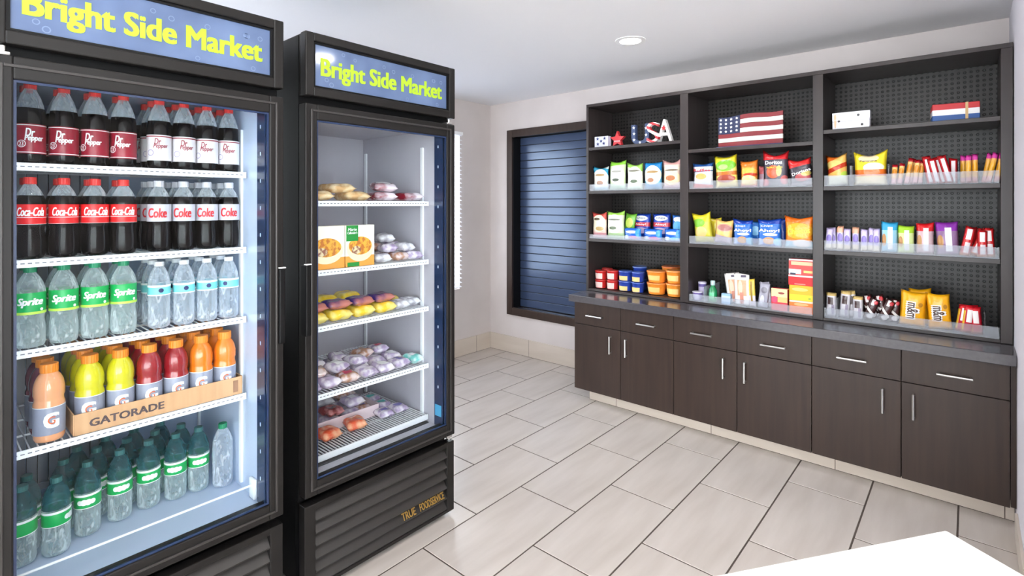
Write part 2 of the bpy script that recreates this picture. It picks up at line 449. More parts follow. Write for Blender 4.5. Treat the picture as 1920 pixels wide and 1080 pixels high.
# tile baseboards
def base_run(name, axis, fixed, a, b, z1, thick, pieces, dirn):
    bo = struct(empty(name, (a if axis == 'x' else fixed, fixed if axis == 'x' else a, 0)))
    for (p0, p1) in pieces:
        mb = MB()
        if axis == 'x': mb.bbox(p0 + .0015, p1 - .0015, fixed, fixed + dirn * thick, 0.0025, z1, .0015)
        else: mb.bbox(fixed, fixed + dirn * thick, p0 + .0015, p1 - .0015, 0.0025, z1, .0015)
        o = part('base_tile', mb, M_base); o.parent = bo; o.matrix_parent_inverse = Matrix.Translation(-Vector(bo.location))
    g = MB()
    if axis == 'x': g.box(a, b, fixed, fixed + dirn * (thick - .002), 0, z1 - .002)
    else: g.box(fixed, fixed + dirn * (thick - .002), a, b, 0, z1 - .002)
    o = part('grout', g, M_grout); o.parent = bo; o.matrix_parent_inverse = Matrix.Translation(-Vector(bo.location))
base_run('baseboard_back', 'x', YB, XL, -2.12, .155, .010, [(XL, -3.03), (-3.03, -2.42), (-2.42, -2.12)], -1)
base_run('baseboard_left', 'y', XL, 1.79, YB - .012, .155, .010, [(1.79, 2.40), (2.40, 3.01), (3.01, 3.50), (3.50, YB - .012)], 1)
base_run('baseboard_right', 'y', XR, 2.15, 3.05, .10, .010, [(2.15, 2.45), (2.45, 3.05)], -1)

# recessed ceiling lights
M_lens = mat('lamp_lens', (255, 252, 246), .4, emit=(255, 250, 242), estr=9.0)
def downlight(x, y, label):
    e = tag(empty('ceiling_light', (x, y, ZC)), label, 'ceiling light', 'recessed ceiling lights')
    tr = MB().lathe([(.062, -.001), (.062, -.006), (.088, -.004), (.088, -.0005)], 32, close=False)
    part('trim_ring', tr, M_white, e, smooth=True)
    part('lens', MB().lathe([(.0, -.0035), (.062, -.0035), (.062, -.001)], 32, close=False), M_lens, e)
    l = bpy.data.lights.new('lamp', 'AREA'); l.shape = 'DISK'; l.size = .12; l.energy = DOWNLIGHT_W; l.color = (1.0, .965, .93)
    lo = bpy.data.objects.new('lamp', l); COL.objects.link(lo); lo.parent = e; lo.location = (0, 0, -.008)
downlight(-1.496, 2.759, 'round recessed ceiling light above the floor before the snack shelves')
for (x, y, lb) in ((-.35, 1.75, 'added unseen recessed ceiling light above the white table'),  # further ceiling lights, added out of view to brighten the room
                   (-.9, .45, 'added unseen recessed ceiling light in front of the drinks cooler'),
                   (.9, -.6, 'added unseen recessed ceiling light behind the white table'),
                   (-.9, -1.6, 'added unseen recessed ceiling light near the added shop windows'),
                   (1.9, 1.2, 'added unseen recessed ceiling light by the plain side wall')):
    downlight(x, y, lb)

# ================================================================== BASE CABINETS
YC = 3.10; DT = .02; ZCB, ZCT = .092, .706; ZS = .552
def handle(mb_parent, name, p0, p1, out=(0, -1, 0)):
    """slim bar pull between two points on a face that looks along 'out'"""
    o = Vector(out); a = Vector(p0); b = Vector(p1); d = (b - a).normalized()
    mb = MB(); r = .0055
    mb.rod(a + o * .026 - d * .006, b + o * .026 + d * .006, r, 8)
    mb.rod(a, a + o * .027, r * .9, 8); mb.rod(b, b + o * .027, r * .9, 8)
    return part(name, mb, M_steel, mb_parent, smooth=True)
def cabinet(xa, xb, label, vh, filler=False, left_end=False):
    e = tag(empty('base_cabinet', ((xa + xb) / 2, YC + .28, 0)), label, 'cabinet', 'base cabinets along the snack wall')
    off = -Vector(e.location)
    def cp(name, mb, m, smooth=False, par=None):
        mb.v = [tuple(Vector(v) + off) for v in mb.v]
        return part(name, mb, m, par or e, smooth)
    xbb = xb
    bod = MB().box(xa + .001, xbb - .001, YC + DT + .001, YB - .005, ZCB, ZCT)
    cp('carcass', bod, M_wood)
    mid = (xa + xb) / 2
    for k, (a, b) in enumerate(((xa, mid), (mid, xb))):
        a += .0017; b -= .0017
        d = cp('drawer', MB().bbox(a, b, YC, YC + DT, ZS + .002, ZCT - .003, .0015), M_wood)
        c = (a + b) / 2 + (.005 if k else -.01)
        h = MB(); z = .622
        hh = handle(d, 'handle', Vector((c - .057, YC, z)) + off, Vector((c + .057, YC, z)) + off)
        dr = cp('door', MB().bbox(a, b, YC, YC + DT, ZCB, ZS - .002, .0015), M_wood)
        hx = b - .07 if k == 0 else a + .045
        handle(dr, 'handle', Vector((hx, YC, .395)) + off, Vector((hx, YC, .50)) + off)
    if filler: cp('filler_strip', MB().box(xb + .001, XR - .001, YC + .012, YC + .03, ZCB, ZCT), M_wood)
cabinet(-2.124, -1.384, 'dark brown base cabinet at the open end of the counter beside the slatted window', 0, left_end=True)
cabinet(-1.384, -.626, 'dark brown base cabinet between the two other cabinets under the counter', 1)
cabinet(-.626, .13, 'dark brown base cabinet against the white wall under the counter', 2, filler=True)
KX = [-2.055, -1.838, -1.185, -.535, .115, XR - .002]
base_run('baseboard_cabinets', 'x', 3.20, KX[0], KX[-1], .0905, .012, list(zip(KX[:-1], KX[1:])), -1)
ct = tag(part('countertop', MB().bbox(-2.155, XR - .001, YC - .03, YB - .002, .707, .755, .004), M_counter),
         'dark grey polished stone worktop running over the brown cabinets', 'countertop')

# ================================================================== SHELF UNIT
SY, SB = 3.30, 3.645          # front plane, pegboard face
D0, D1, D2, D3 = (-2.155, -2.135), (-1.429, -1.375), (-.661, -.611), (.105, .146)
ZT, ZB0 = 2.138, .757
su = tag(empty('shelf_unit', (-1.0, SY + .19, ZB0)), 'tall dark brown open shelving with perforated back on the stone worktop', 'shelf unit')
SOFF = -Vector(su.location)
def sp_(name, mb, m, par=None, smooth=False):
    mb.v = [tuple(Vector(v) + SOFF) for v in mb.v]
    return part(name, mb, m, par or su, smooth)
for d, n in ((D0, 'side_panel'), (D1, 'divider'), (D2, 'divider'), (D3, 'side_panel')):
    sp_(n, MB().bbox(d[0], d[1], SY, YB - .003, ZB0, ZT - .0225, .0015), M_woodv)
sp_('top_panel', MB().bbox(D0[0], D3[1], SY, YB - .003, ZT - .022, ZT, .0015), M_woodv)
def peg_mat():
    m = bpy.data.materials.new('pegboard'); m.use_nodes = True
    nt = m.node_tree; b = nt.nodes['Principled BSDF']
    tc = nt.nodes.new('ShaderNodeTexCoord'); P = .0254
    sc_ = nt.nodes.new('ShaderNodeVectorMath'); sc_.operation = 'SCALE'; sc_.inputs['Scale'].default_value = 1 / P
    fr = nt.nodes.new('ShaderNodeVectorMath'); fr.operation = 'FRACTION'
    su_ = nt.nodes.new('ShaderNodeVectorMath'); su_.operation = 'SUBTRACT'; su_.inputs[1].default_value = (.5, 0, .5)
    mu = nt.nodes.new('ShaderNodeVectorMath'); mu.operation = 'MULTIPLY'; mu.inputs[1].default_value = (1, 0, 1)
    ln = nt.nodes.new('ShaderNodeVectorMath'); ln.operation = 'LENGTH'
    mr = nt.nodes.new('ShaderNodeMapRange'); mr.inputs['From Min'].default_value = .19; mr.inputs['From Max'].default_value = .25
    nt.links.new(tc.outputs['Object'], sc_.inputs[0]); nt.links.new(sc_.outputs[0], fr.inputs[0]); nt.links.new(fr.outputs[0], su_.inputs[0])
    nt.links.new(su_.outputs[0], mu.inputs[0]); nt.links.new(mu.outputs[0], ln.inputs[0]); nt.links.new(ln.outputs['Value'], mr.inputs['Value'])
    mx = nt.nodes.new('ShaderNodeMix'); mx.data_type = 'RGBA'
    mx.inputs['A'].default_value = C4((4, 4, 5)); mx.inputs['B'].default_value = C4((42, 39, 38))
    nt.links.new(mr.outputs[0], mx.inputs['Factor']); nt.links.new(mx.outputs['Result'], b.inputs['Base Color'])
    bp = nt.nodes.new('ShaderNodeBump'); bp.inputs['Distance'].default_value = .004
    nt.links.new(mr.outputs[0], bp.inputs['Height']); nt.links.new(bp.outputs[0], b.inputs['Normal'])
    b.inputs['Roughness'].default_value = .34; b.inputs['Specular IOR Level'].default_value = .28
    return m
M_peg = peg_mat()
BAYS = [(D0[1], D1[0]), (D1[1], D2[0]), (D2[1], D3[0])]
SHZ = [(1.817, 1.495, 1.143), (1.750, 1.495, 1.143), (1.806, 1.495, 1.143)]
ZBASE = .772
for (a, b), zz in zip(BAYS, SHZ):
    sp_('pegboard', MB().box(a + .0005, b - .0005, SB, SB + .006, ZB0 + .002, ZT - .023), M_peg)
    sp_('base_board', MB().bbox(a + .0005, b - .0005, SY, SB - .001, ZB0, ZBASE, .001), M_woodv)
    for z in zz:
        sp_('shelf', MB().bbox(a + .0005, b - .0005, SY + .002, SB - .001, z - .022, z, .0015), M_woodv)

# ================================================================== PACKAGED GOODS
def bag_surf(W, H, D, pinch, boxy=False):
    def f(u, v):
        if boxy:
            t = D / 2 * max(0.0, 1 - abs(2 * u - 1) ** 6) ** .6 * max(0.0, 1 - abs(min(1.0, abs(2 * v - 1) * 1.12)) ** 6) ** .6
            return W / 2, t
        a = max(0.0, 1 - abs(2 * u - 1) ** 2.6) ** .75
        b = max(0.0, 1 - abs(2 * v - 1) ** 3.2) ** .8
        t = D / 2 * a * b
        hw = W / 2 * (1 - pinch * b)
        return hw, t
    return f
def bag_mesh(W, H, D, pinch=.06, crease=.004, seed=0, nu=9, nv=13, ears=0.0, boxy=False):
    rnd = random.Random(seed); f = bag_surf(W, H, D, pinch, boxy)
    ph = [rnd.uniform(0, 6.28) for _ in range(6)]
    mb = MB(); vs = []
    def wob(u, v):
        return crease * (math.sin(7 * u + 9 * v + ph[0]) * .5 + math.sin(13 * u - 5 * v + ph[1]) * .35 + math.sin(17 * v + 3 * u + ph[2]) * .3)
    tilt = rnd.uniform(-.03, .03)
    for side in (-1, 1):
        for j in range(nv + 1):
            v = j / nv
            for i in range(nu + 1):
                u = i / nu
                hw, t = f(u, v)
                x = (2 * u - 1) * hw
                edge = (i in (0, nu)) or (j in (0, nv))
                z = H * v
                if v > .85: z += ears * H * (abs(2 * u - 1) ** 1.5 - .4) * (v - .85) / .15 + tilt * H * (2 * u - 1)
                yy = wob(u, v) * (1 if v > .9 or v < .1 else .5)
                if v > .8: yy += ears * .25 * W * math.sin(5.5 * u + ph[3]) * (v - .8) / .2
                y = side * t + yy + (0 if edge else side * .0004)
                vs.append((x, y, max(0.0, z)))
    n1 = (nu + 1) * (nv + 1); fs = []
    for s in (0, 1):
        for j in range(nv):
            for i in range(nu):
                a = s * n1 + j * (nu + 1) + i
                q = (a, a + 1, a + nu + 2, a + nu + 1)
                fs.append(q if s == 0 else q[::-1])
    mb.add(vs, fs)
    me = bpy.data.meshes.new('pouch'); me.from_pydata(mb.v, [], mb.f)
    bm = bmesh.new(); bm.from_mesh(me); bmesh.ops.remove_doubles(bm, verts=bm.verts[:], dist=.00015)
    bmesh.ops.recalc_face_normals(bm, faces=bm.faces[:]); bm.to_mesh(me); bm.free()
    me.polygons.foreach_set('use_smooth', [True] * len(me.polygons)); me.update()
    return me, f, wob
def pouch(name, x, y, z, W, H, D, material, label, cat, group=None, rz=0, lean=0, roll=0, seed=None, ears=0.0, pinch=.06, crease=.004, texts=(), nu=9, nv=13, seal=None):
    """filled foil pouch standing at x, y, z facing -Y; texts: (body, u, v, width fraction, height fraction, material, bold, rot, shear)"""
    seed = random.randint(0, 99999) if seed is None else seed
    me, f, wob = bag_mesh(W, H, D, pinch, crease, seed, nu, nv, ears)
    z += abs(math.sin(R(roll))) * W * .5 + .0006
    o = link(name, me, material, None, (x, y, z), (R(lean), R(roll), R(rz)))
    tag(o, label, cat, group)
    for t in texts:
        body, u, v, wf_, hf, m = t[:6]; bold = t[6] if len(t) > 6 else .02; rot = t[7] if len(t) > 7 else 0; sh = t[8] if len(t) > 8 else 0
        ca, sa = math.cos(R(rot)), math.sin(R(rot))
        def fn(a, b, u=u, v=v, ca=ca, sa=sa):
            X = (u - .5) * W + a * ca - b * sa; Z = v * H + a * sa + b * ca
            uu = min(1, max(0, .5 + X / W)); vv = min(1, max(0, Z / H))
            hw, tt = f(uu, vv)
            return (X, -tt + wob(uu, vv) * .5 - .0022, Z)
        link('lettering', lettering(body, wf_ * W, hf * H if hf else None, fn, bold, sh), m, o)
    if seal:
        mb = MB(); n = 10
        for q in range(n):
            xa, xb = -W / 2 * .985 + W * .985 * q / n, -W / 2 * .985 + W * .985 * (q + 1) / n
            mb.box(xa + .0003, xb - .0003, -.0035, -.0025, H * .955, H * .985)
    return o
WHITE = mat('ink_white', (246, 246, 246), .4); RED = mat('ink_red', (206, 36, 44), .4); BROWN = mat('ink_brown', (70, 44, 34), .4)
YEL = mat('ink_yellow', (250, 214, 60), .4); BLACK = mat('ink_black', (28, 26, 28), .5); NAVY = mat('ink_navy', (28, 40, 96), .4); GREY = mat('ink_grey', (110, 104, 96), .5)
YF = SY + .030

SPANS = []
def span(z, a, b): SPANS.append((z, a, b))
def shelf_bag(px, wpx, topy, z, prints, base, label, texts=(), D=.045, cat='snack bag', group='snack bags on the shelves', name='snack_bag', dy=0.0, **kw):
    Y = YF + dy
    x = xs(px, Y); W = (xs(px + wpx / 2, Y) - xs(px - wpx / 2, Y)) * .985
    H = zs(px, topy, Y) - z - .0035
    if cat == 'snack bag': kw['ears'] = kw.get('ears', 0) + .05; kw.setdefault('crease', .006); kw.setdefault('pinch', .09)
    ro = kw.get('roll', 0); sw_ = H * math.sin(R(ro))
    span(z, x - W / 2 + min(0, sw_) - .003, x + W / 2 + max(0, sw_) + .003)
    return pouch(name, x, Y + D / 2, z + .0035, W, H, D, print_mat(base, prints), label, cat, group, texts=texts, **kw)

cream = (240, 232, 212)
# --- bay 1, upper row of five
z = 1.495
shelf_bag(1124, 29, 314, z, [('band', .74, 1, (52, 150, 186), .15), ('disc', .5, .5, .46, .36, (244, 240, 230)), ('disc', .5, .62, .28, .05, (172, 140, 96)), ('disc', .5, .3, .2, .09, (176, 140, 120)), ('band', 0, .12, (150, 190, 208))], (222, 230, 232),
          'white chip bag with a teal top, nearest the slatted window', ears=.05, rz=4)
shelf_bag(1155.5, 32, 303, z, [('band', .8, 1, (132, 198, 64), -.05), ('disc', .5, .5, .42, .30, (242, 242, 232)), ('disc', .45, .34, .2, .05, (66, 78, 60)), ('disc', .5, .62, .3, .035, (150, 150, 140)), ('band', 0, .14, (150, 186, 140))], (206, 224, 178),
          'white chip bag with a broad bright green top and a green foot', ears=.03)
shelf_bag(1188, 31, 308, z, [('band', .84, 1.3, (150, 206, 90), .2), ('disc', .5, .48, .46, .36, (240, 240, 226)), ('disc', .5, .68, .36, .035, (120, 118, 104)), ('disc', .5, .3, .22, .06, (90, 104, 82)), ('band', 0, .1, (196, 216, 178))], (226, 234, 204),
          'white chip bag with one pale green corner between the green and blue bags', ears=.06, seed=5)
shelf_bag(1222, 35, 305, z, [('band', .7, 1, (30, 120, 182)), ('disc', .5, .52, .45, .36, (242, 236, 214)), ('disc', .5, .64, .32, .045, (166, 132, 82)), ('disc', .42, .34, .17, .08, (170, 122, 96)), ('band', 0, .18, (56, 144, 190))], (96, 172, 208),
          'bright blue chip bag with a cream disc on its front', ears=-.03)
shelf_bag(1258, 36, 302, z, [('band', .8, 1, (196, 150, 146)), ('disc', .5, .66, .44, .10, (226, 214, 190)), ('disc', .5, .62, .36, .035, (110, 98, 84)), ('disc', .5, .36, .44, .23, (244, 216, 170)), ('disc', .46, .36, .25, .09, (176, 108, 66)), ('band', 0, .12, (196, 160, 168))], (220, 190, 176),
          'dusty pink chip bag with a brown oval picture', ears=.08)
# --- bay 1, middle row
z = 1.143
shelf_bag(1121.5, 28, 400, z, [('band', .82, 1.1, (206, 84, 76), .12), ('disc', .5, .55, .44, .33, (240, 230, 204)), ('disc', .4, .72, .2, .05, (96, 82, 62)), ('disc', .58, .36, .26, .08, (190, 160, 104)), ('band', 0, .2, (204, 146, 152))], (232, 200, 188),
          'cream chip bag with a red corner and a pink foot', ears=.04)
shelf_bag(1152, 34, 398, z, [('band', .84, 1.1, (156, 210, 88)), ('disc', .46, .52, .44, .34, (240, 240, 222)), ('disc', .45, .68, .36, .035, (106, 108, 96)), ('disc', .4, .38, .2, .06, (84, 98, 70)), ('band', 0, .2, (170, 196, 150))], (214, 228, 186),
          'cream and green chip bag standing beside the blue cookie pouches', ears=.03)
shelf_bag(1176, 22, 402, z, [('disc', .5, .6, .3, .2, (206, 226, 110))], (104, 170, 52), 'plain green chip bag half hidden behind the cream and green one', D=.03, dy=.06, roll=8)
BL, BL2 = (30, 64, 168), (24, 48, 140)
def cookie(px, wpx, topy, lb, dy, red=True, txt=True, base=BL):
    pr = [('disc', .5, .82, .36, .10, (236, 240, 248))]
    pr += [('band', .50, .66, (200, 62, 74))] if red else [('disc', .5, .55, .42, .2, (90, 176, 226))]
    pr += [('disc', .5, .34, .4, .12, (186, 170, 210) if red else (150, 206, 240))]
    return shelf_bag(px, wpx, topy, 1.143, pr, base, lb, texts=([('Chips', .5, .83, .5, .09, NAVY, .01), ('Ahoy!', .5, .58, .6, .09, WHITE, .02)] if txt and red else []), D=.045, dy=dy, cat='cookie pouch', group='blue cookie pouches', name='cookie_pouch', ears=.0, pinch=.03)
cookie(1201, 33, 401, 'tall dark blue cookie pouch with a red band, next to the green chip bag', .10)
cookie(1238, 34, 401, 'tall dark blue cookie pouch with a red band, between two other pouches', .10)
cookie(1270, 24, 404, 'tall light blue cookie pouch against the shelf divider', .10, red=False, base=(44, 110, 196))
def lowp(px, wpx, topy, lb, c2):
    return shelf_bag(px, wpx, topy, 1.143, [('disc', .5, .66, .36, .12, (226, 226, 240)), ('disc', .2, .2, .2, .16, (220, 232, 246)), ('disc', .6, .2, .3, .14, c2), ('disc', .9, .6, .2, .4, (60, 150, 226))], (34, 98, 196), lb, D=.04, dy=.0, cat='cookie pouch', group='blue cookie pouches', name='cookie_pouch', ears=-.05, crease=.006)
lowp(1184, 33, 428, 'low blue pouch lying in front of the dark blue one by the green chip bag', (196, 110, 170))
lowp(1222, 36, 430, 'low blue pouch with a pink patch lying at the middle of its row', (214, 120, 190))
lowp(1260, 34, 430, 'low blue pouch with a pale cyan patch by the shelf divider', (120, 206, 240))
# --- bay 2, upper row
z = 1.495
shelf_bag(1316, 40, 307, z, [('band', .84, 1, (36, 78, 140)), ('band', .62, .66, (70, 120, 160), -.04), ('disc', .5, .44, .44, .17, (240, 240, 240)), ('disc', .45, .46, .26, .12, (222, 172, 96)), ('band', 0, .2, (226, 104, 96), .08)], (226, 226, 234),
          'white chip bag with a dark blue top and a red foot', texts=[('Ruffles', .48, .735, .8, .12, RED, .03)], ears=.02)
shelf_bag(1361, 44, 294, z, [('band', .78, 1.3, (226, 208, 46), .1), ('disc', .5, .66, .44, .17, (118, 196, 44)), ('disc', .42, .62, .2, .08, (170, 226, 120)), ('band', .36, .48, (196, 112, 44)), ('disc', .5, .26, .40, .12, (168, 78, 60)), ('band', 0, .12, (238, 220, 150))], (236, 222, 110),
          'yellow chip bag with a lime green patch and a brown picture', ears=.05, roll=-3)
shelf_bag(1402.5, 34, 302, z, [('band', .74, 1, (226, 122, 40)), ('disc', .5, .58, .45, .13, (240, 178, 70)), ('disc', .6, .46, .38, .06, (196, 58, 30)), ('disc', .5, .26, .45, .18, (242, 216, 150)), ('band', 0, .08, (200, 120, 130))], (226, 140, 54),
          'small orange chip bag with a pale yellow lower half', ears=.0)
shelf_bag(1452, 50, 288, z, [('band', .72, 1.2, (204, 40, 46)), ('disc', .45, .40, .26, .17, (226, 92, 54)), ('disc', .66, .42, .10, .14, (238, 204, 120)), ('disc', .12, .12, .16, .10, (200, 80, 90)), ('disc', .86, .18, .14, .12, (210, 110, 110))], (74, 68, 80),
          'red and black chip bag with flared corners and an orange chip picture', texts=[('Doritos', .46, .735, .66, .11, WHITE, .035), ('NACHO', .5, .585, .6, .05, YEL, .03)], ears=.14)
shelf_bag(1502, 46, 301, z, [('band', .62, 1.4, (212, 46, 46), -.1), ('disc', .6, .28, .32, .14, (190, 90, 92)), ('disc', .75, .4, .2, .09, (212, 190, 110)), ('band', 0, .1, (150, 140, 150))], (66, 60, 70),
          'red and black chip bag slumping sideways against the shelf divider', texts=[('Doritos', .55, .52, .8, .12, WHITE, .035, 14)], ears=.1, roll=-6)
shelf_bag(1431, 22, 311, z, [('band', .6, 1, (214, 110, 116))], (196, 160, 176), 'small pinkish bag hidden behind the flared red bag', D=.03, dy=.06)
# --- bay 2, middle row
z = 1.143
shelf_bag(1318, 36, 403, z, [('band', .74, 1.4, (222, 208, 44), .1), ('disc', .35, .64, .34, .14, (130, 192, 60)), ('disc', .45, .34, .3, .18, (226, 196, 130)), ('band', 0, .12, (200, 190, 80))], (206, 200, 70),
          'yellow and lime chip bag beside the shelf divider above the purple tubs', ears=.06, roll=-6, crease=.007)
shelf_bag(1340, 24, 409, z, [], (206, 186, 50), 'plain yellow chip bag behind the yellow and lime one', D=.03, dy=.07)
shelf_bag(1353, 35, 415, z, [('disc', .55, .64, .40, .16, (206, 150, 130)), ('disc', .55, .64, .34, .12, (170, 110, 104)), ('band', 0, .36, (176, 158, 170), .1)], (238, 190, 112),
          'small tan chip bag with a brownish oval', ears=.06, roll=5)
def bluebag(px, wpx, topy, lb, words, seed):
    return shelf_bag(px, wpx, topy, z, [('band', .8, 1, (26, 62, 160)), ('disc', .55, .42, .3, .05, (220, 230, 240)), ('disc', .5, .2, .25, .13, (222, 168, 112)), ('disc', .88, .16, .2, .14, (130, 200, 230)), ('disc', .1, .16, .16, .12, (170, 196, 236))], (36, 104, 196), lb,
                     texts=[('Chips', .42, .76, .5, .09, WHITE, .02, 4), ('Ahoy!', .5, .58, .86, .15, WHITE, .045, 0)], cat='cookie pouch', group='blue cookie pouches', name='cookie_pouch', ears=.05, seed=seed)
bluebag(1391, 38, 413, 'blue cookie pouch with white lettering next to the tan chip bag', ('Chips',), 3)
bluebag(1441, 46, 412, 'larger blue cookie pouch with white lettering next to the orange chip bag', ('Chips',), 4)
shelf_bag(1416, 30, 416, z, [('disc', .5, .6, .3, .2, (130, 190, 226))], (44, 108, 186), 'light blue pouch between and behind the two blue cookie pouches', D=.03, dy=.07, cat='cookie pouch', group='blue cookie pouches', name='cookie_pouch')
shelf_bag(1462, 24, 411, z, [('disc', .3, .7, .3, .12, (200, 220, 246))], (24, 54, 140), 'dark blue pouch behind the larger blue cookie pouch', D=.03, dy=.07, cat='cookie pouch', group='blue cookie pouches', name='cookie_pouch')
shelf_bag(1497, 58, 408, z, [('band', .8, 1.2, (232, 110, 30), .06), ('disc', .5, .52, .46, .24, (242, 172, 50)), ('band', 0, .2, (140, 186, 206)), ('disc', .6, .14, .3, .12, (230, 224, 220))], (236, 136, 40),
          'wide orange chip bag with yellow lettering and a pale blue foot', texts=[('Cheetos', .5, .56, .74, .2, YEL, .045, 6)], ears=.06)
# --- bay 3, upper row bags
z = 1.495
shelf_bag(1570, 41, 293, z, [('band', .66, 1.4, (232, 110, 34), -.35), ('disc', .4, .66, .36, .12, (236, 206, 120)), ('band', .34, .48, (190, 56, 24), -.25), ('disc', .86, .28, .2, .14, (190, 216, 80)), ('band', 0, .28, (226, 226, 200))], (236, 180, 92),
          'orange and cream chip bag with a lime spot at the divider under the white box', ears=.07, roll=-3)
shelf_bag(1631, 66, 288, z, [('disc', .45, .76, .3, .10, (244, 226, 180)), ('disc', .6, .5, .3, .13, (244, 234, 210)), ('band', .26, .44, (228, 112, 34)), ('band', 0, .24, (242, 224, 180))], (246, 222, 50),
          'wide yellow chip bag with an orange band', texts=[('Funyuns', .45, .76, .5, .08, BROWN, .02)], ears=.12)
# --- slim packets
NTH = ('first', 'second', 'third', 'fourth', 'fifth', 'sixth', 'seventh', 'eighth')
def stick(px, wpx, topy, z, prints, base, label, group, dy=0.0, rz=0, roll=0, lean=0, cat='snack bar', name='snack_bar', D=.012, **kw):
    return shelf_bag(px, wpx, topy, z, prints, base, label, D=D, cat=cat, group=group, name=name, dy=dy, rz=rz, roll=roll, lean=lean, pinch=.03, crease=.0015, nu=5, nv=9, **kw)
LMS = 'slim yellow meat stick with a red top, %s from the yellow chip bag'
for k, (px, ty, dy, ro) in enumerate(((1675, 309, 0, 4), (1686, 307, .008, 7), (1699, 297, .02, 9), (1706, 298, .045, 6), (1715, 300, .008, 6), (1724, 302, .03, 5))):
    stick(px, 11, ty, z, [('band', .86, 1, (176, 24, 36)), ('disc', .5, .62, .4, .16, (222, 140, 20)), ('band', 0, .3, (226, 170, 170))], (238, 190, 110), LMS % NTH[k], 'yellow meat sticks', dy, roll=ro)
LRW = 'slim red wrapped bar with a white streak, %s from the yellow meat sticks'
for k, (px, ty, dy, ro) in enumerate(((1746, 293, .02, -9), (1758, 297, 0, -12), (1770, 294, .03, -12), (1781, 291, .005, -14), (1787, 297, .05, 0))):
    stick(px, 17, ty, z, [('rect', .3, .75, .05, .9, (240, 230, 232)), ('band', .88, 1, (190, 26, 34))], (190, 26, 36), LRW % NTH[k], 'red wrapped bars on the upper shelf', dy, roll=ro)
LMG = 'slim orange meat stick with a magenta top, %s from the red wrapped bars'
for k, (px, ty, dy, ro) in enumerate(((1806, 292, .05, 0), (1816, 291, 0, 0), (1828, 289, .012, 0), (1845, 288, .04, 9), (1853, 287, .0, 11), (1868, 288, .01, 9))):
    stick(px, 12, ty, z, [('band', .80, 1, (216, 60, 160)), ('disc', .5, .5, .4, .26, (236, 170, 30)), ('band', 0, .2, (222, 150, 140))], (238, 176, 90), LMG % NTH[k], 'magenta topped meat sticks', dy, roll=ro)
z = 1.143
LPB = 'small lilac granola bar, %s from the shelf divider'
for k, (px, ty, dy, ro) in enumerate(((1552, 428, 0, 5), (1563, 427, .02, -4), (1575, 424, .005, 0), (1588, 429, 0, 0), (1604, 426, .005, 0), (1620, 430, 0, 0), (1632, 428, .01, 3), (1643, 429, .002, 0))):
    tp = (226, 170, 140) if k in (2, 4) else (200, 186, 226)
    stick(px, 14, ty, z, [('band', .72, 1, tp), ('disc', .5, .5, .34, .2, (130, 110, 190)), ('band', 0, .25, (226, 214, 190))], (206, 196, 224), LPB % NTH[k], 'lilac granola bars', dy, roll=ro)
candy = [(1667, 33, 417, (52, 164, 214), (150, 200, 224), 'light blue candy bag with white upright lettering beside the lilac bars', 0),
         (1698, 33, 424, (166, 214, 52), (206, 222, 150), 'lime green candy bag beside the light blue one', 0),
         (1734, 35, 419, (212, 28, 34), (206, 176, 182), 'bright red topped candy bag between lime and purple bags', 0),
         (1778, 45, 418, (134, 44, 160), (146, 110, 150), 'purple candy bag with white upright lettering', -3)]
for px, wp, ty, top, lo, lb, ro in candy:
    shelf_bag(px, wp, ty, z, [('band', .72, 1.2, top), ('rect', .42, .70, .1, .82, (240, 240, 240)), ('disc', .2, .4, .14, .2, (190, 140, 90)), ('band', 0, .1, lo)], lo, lb, D=.035, ears=.03, roll=ro, cat='candy bag', group='candy bags on the middle shelf', name='candy_bag')
LRC = 'red and white chocolate bar, %s from the purple candy bag'
for k, (px, ty, dy, ro) in enumerate(((1808, 426, 0, 10), (1824, 431, .012, 22), (1842, 432, .0, 0), (1857, 428, .012, -3), (1832, 429, .05, 8), (1850, 431, .045, 4), (1815, 427, .045, 6))):
    stick(px, 20, ty, z, [('rect', .25, .75, .55, .9, (240, 232, 230)), ('rect', .3, .8, .1, .45, (232, 220, 220)), ('band', 0, .1, (222, 120, 70))], (202, 34, 38), LRC % NTH[k], 'red chocolate bars on the middle shelf', dy, roll=ro)
z = .772
LGB = 'silver bar with a gold top, %s from the shelf divider'
for k, (px, ty, dy, ro) in enumerate(((1558, 549, .01, 0), (1582, 546, .01, 4), (1601, 547, .03, -8), (1608, 556, .0, 0))):
    stick(px, 20, ty, z, [('band', .86, 1, (206, 178, 112)), ('rect', .2, .7, .5, .8, (66, 44, 44)), ('rect', .55, .8, .1, .5, (150, 140, 160))], (206, 202, 208), LGB % NTH[k], 'gold topped bars on the lowest shelf', dy, roll=ro, D=.02)
LCB = 'tumbled brown and white chocolate bar, %s from the gold-topped bars'
for k, (px, ty, dy, ro) in enumerate(((1625, 560, 0, 18), (1637, 556, .03, -14), (1652, 562, 0, 20), (1662, 556, .03, -16), (1674, 562, .026, 6), (1645, 557, .06, 6))):
    stick(px, 20, ty, z, [('band', .5, .62, (236, 230, 226), .3), ('rect', .3, .6, .7, .95, (230, 220, 220)), ('disc', .6, .2, .3, .1, (220, 214, 214)), ('disc', .7, .84, .2, .08, (190, 40, 50))], (64, 34, 34), LCB % NTH[k], 'brown chocolate bars on the lowest shelf', dy, roll=ro, D=.02)
MM = [('disc', .5, .5, .3, .30, (240, 176, 50)), ('band', 0, .06, (240, 190, 130)), ('disc', .78, .62, .08, .06, (190, 130, 30))]
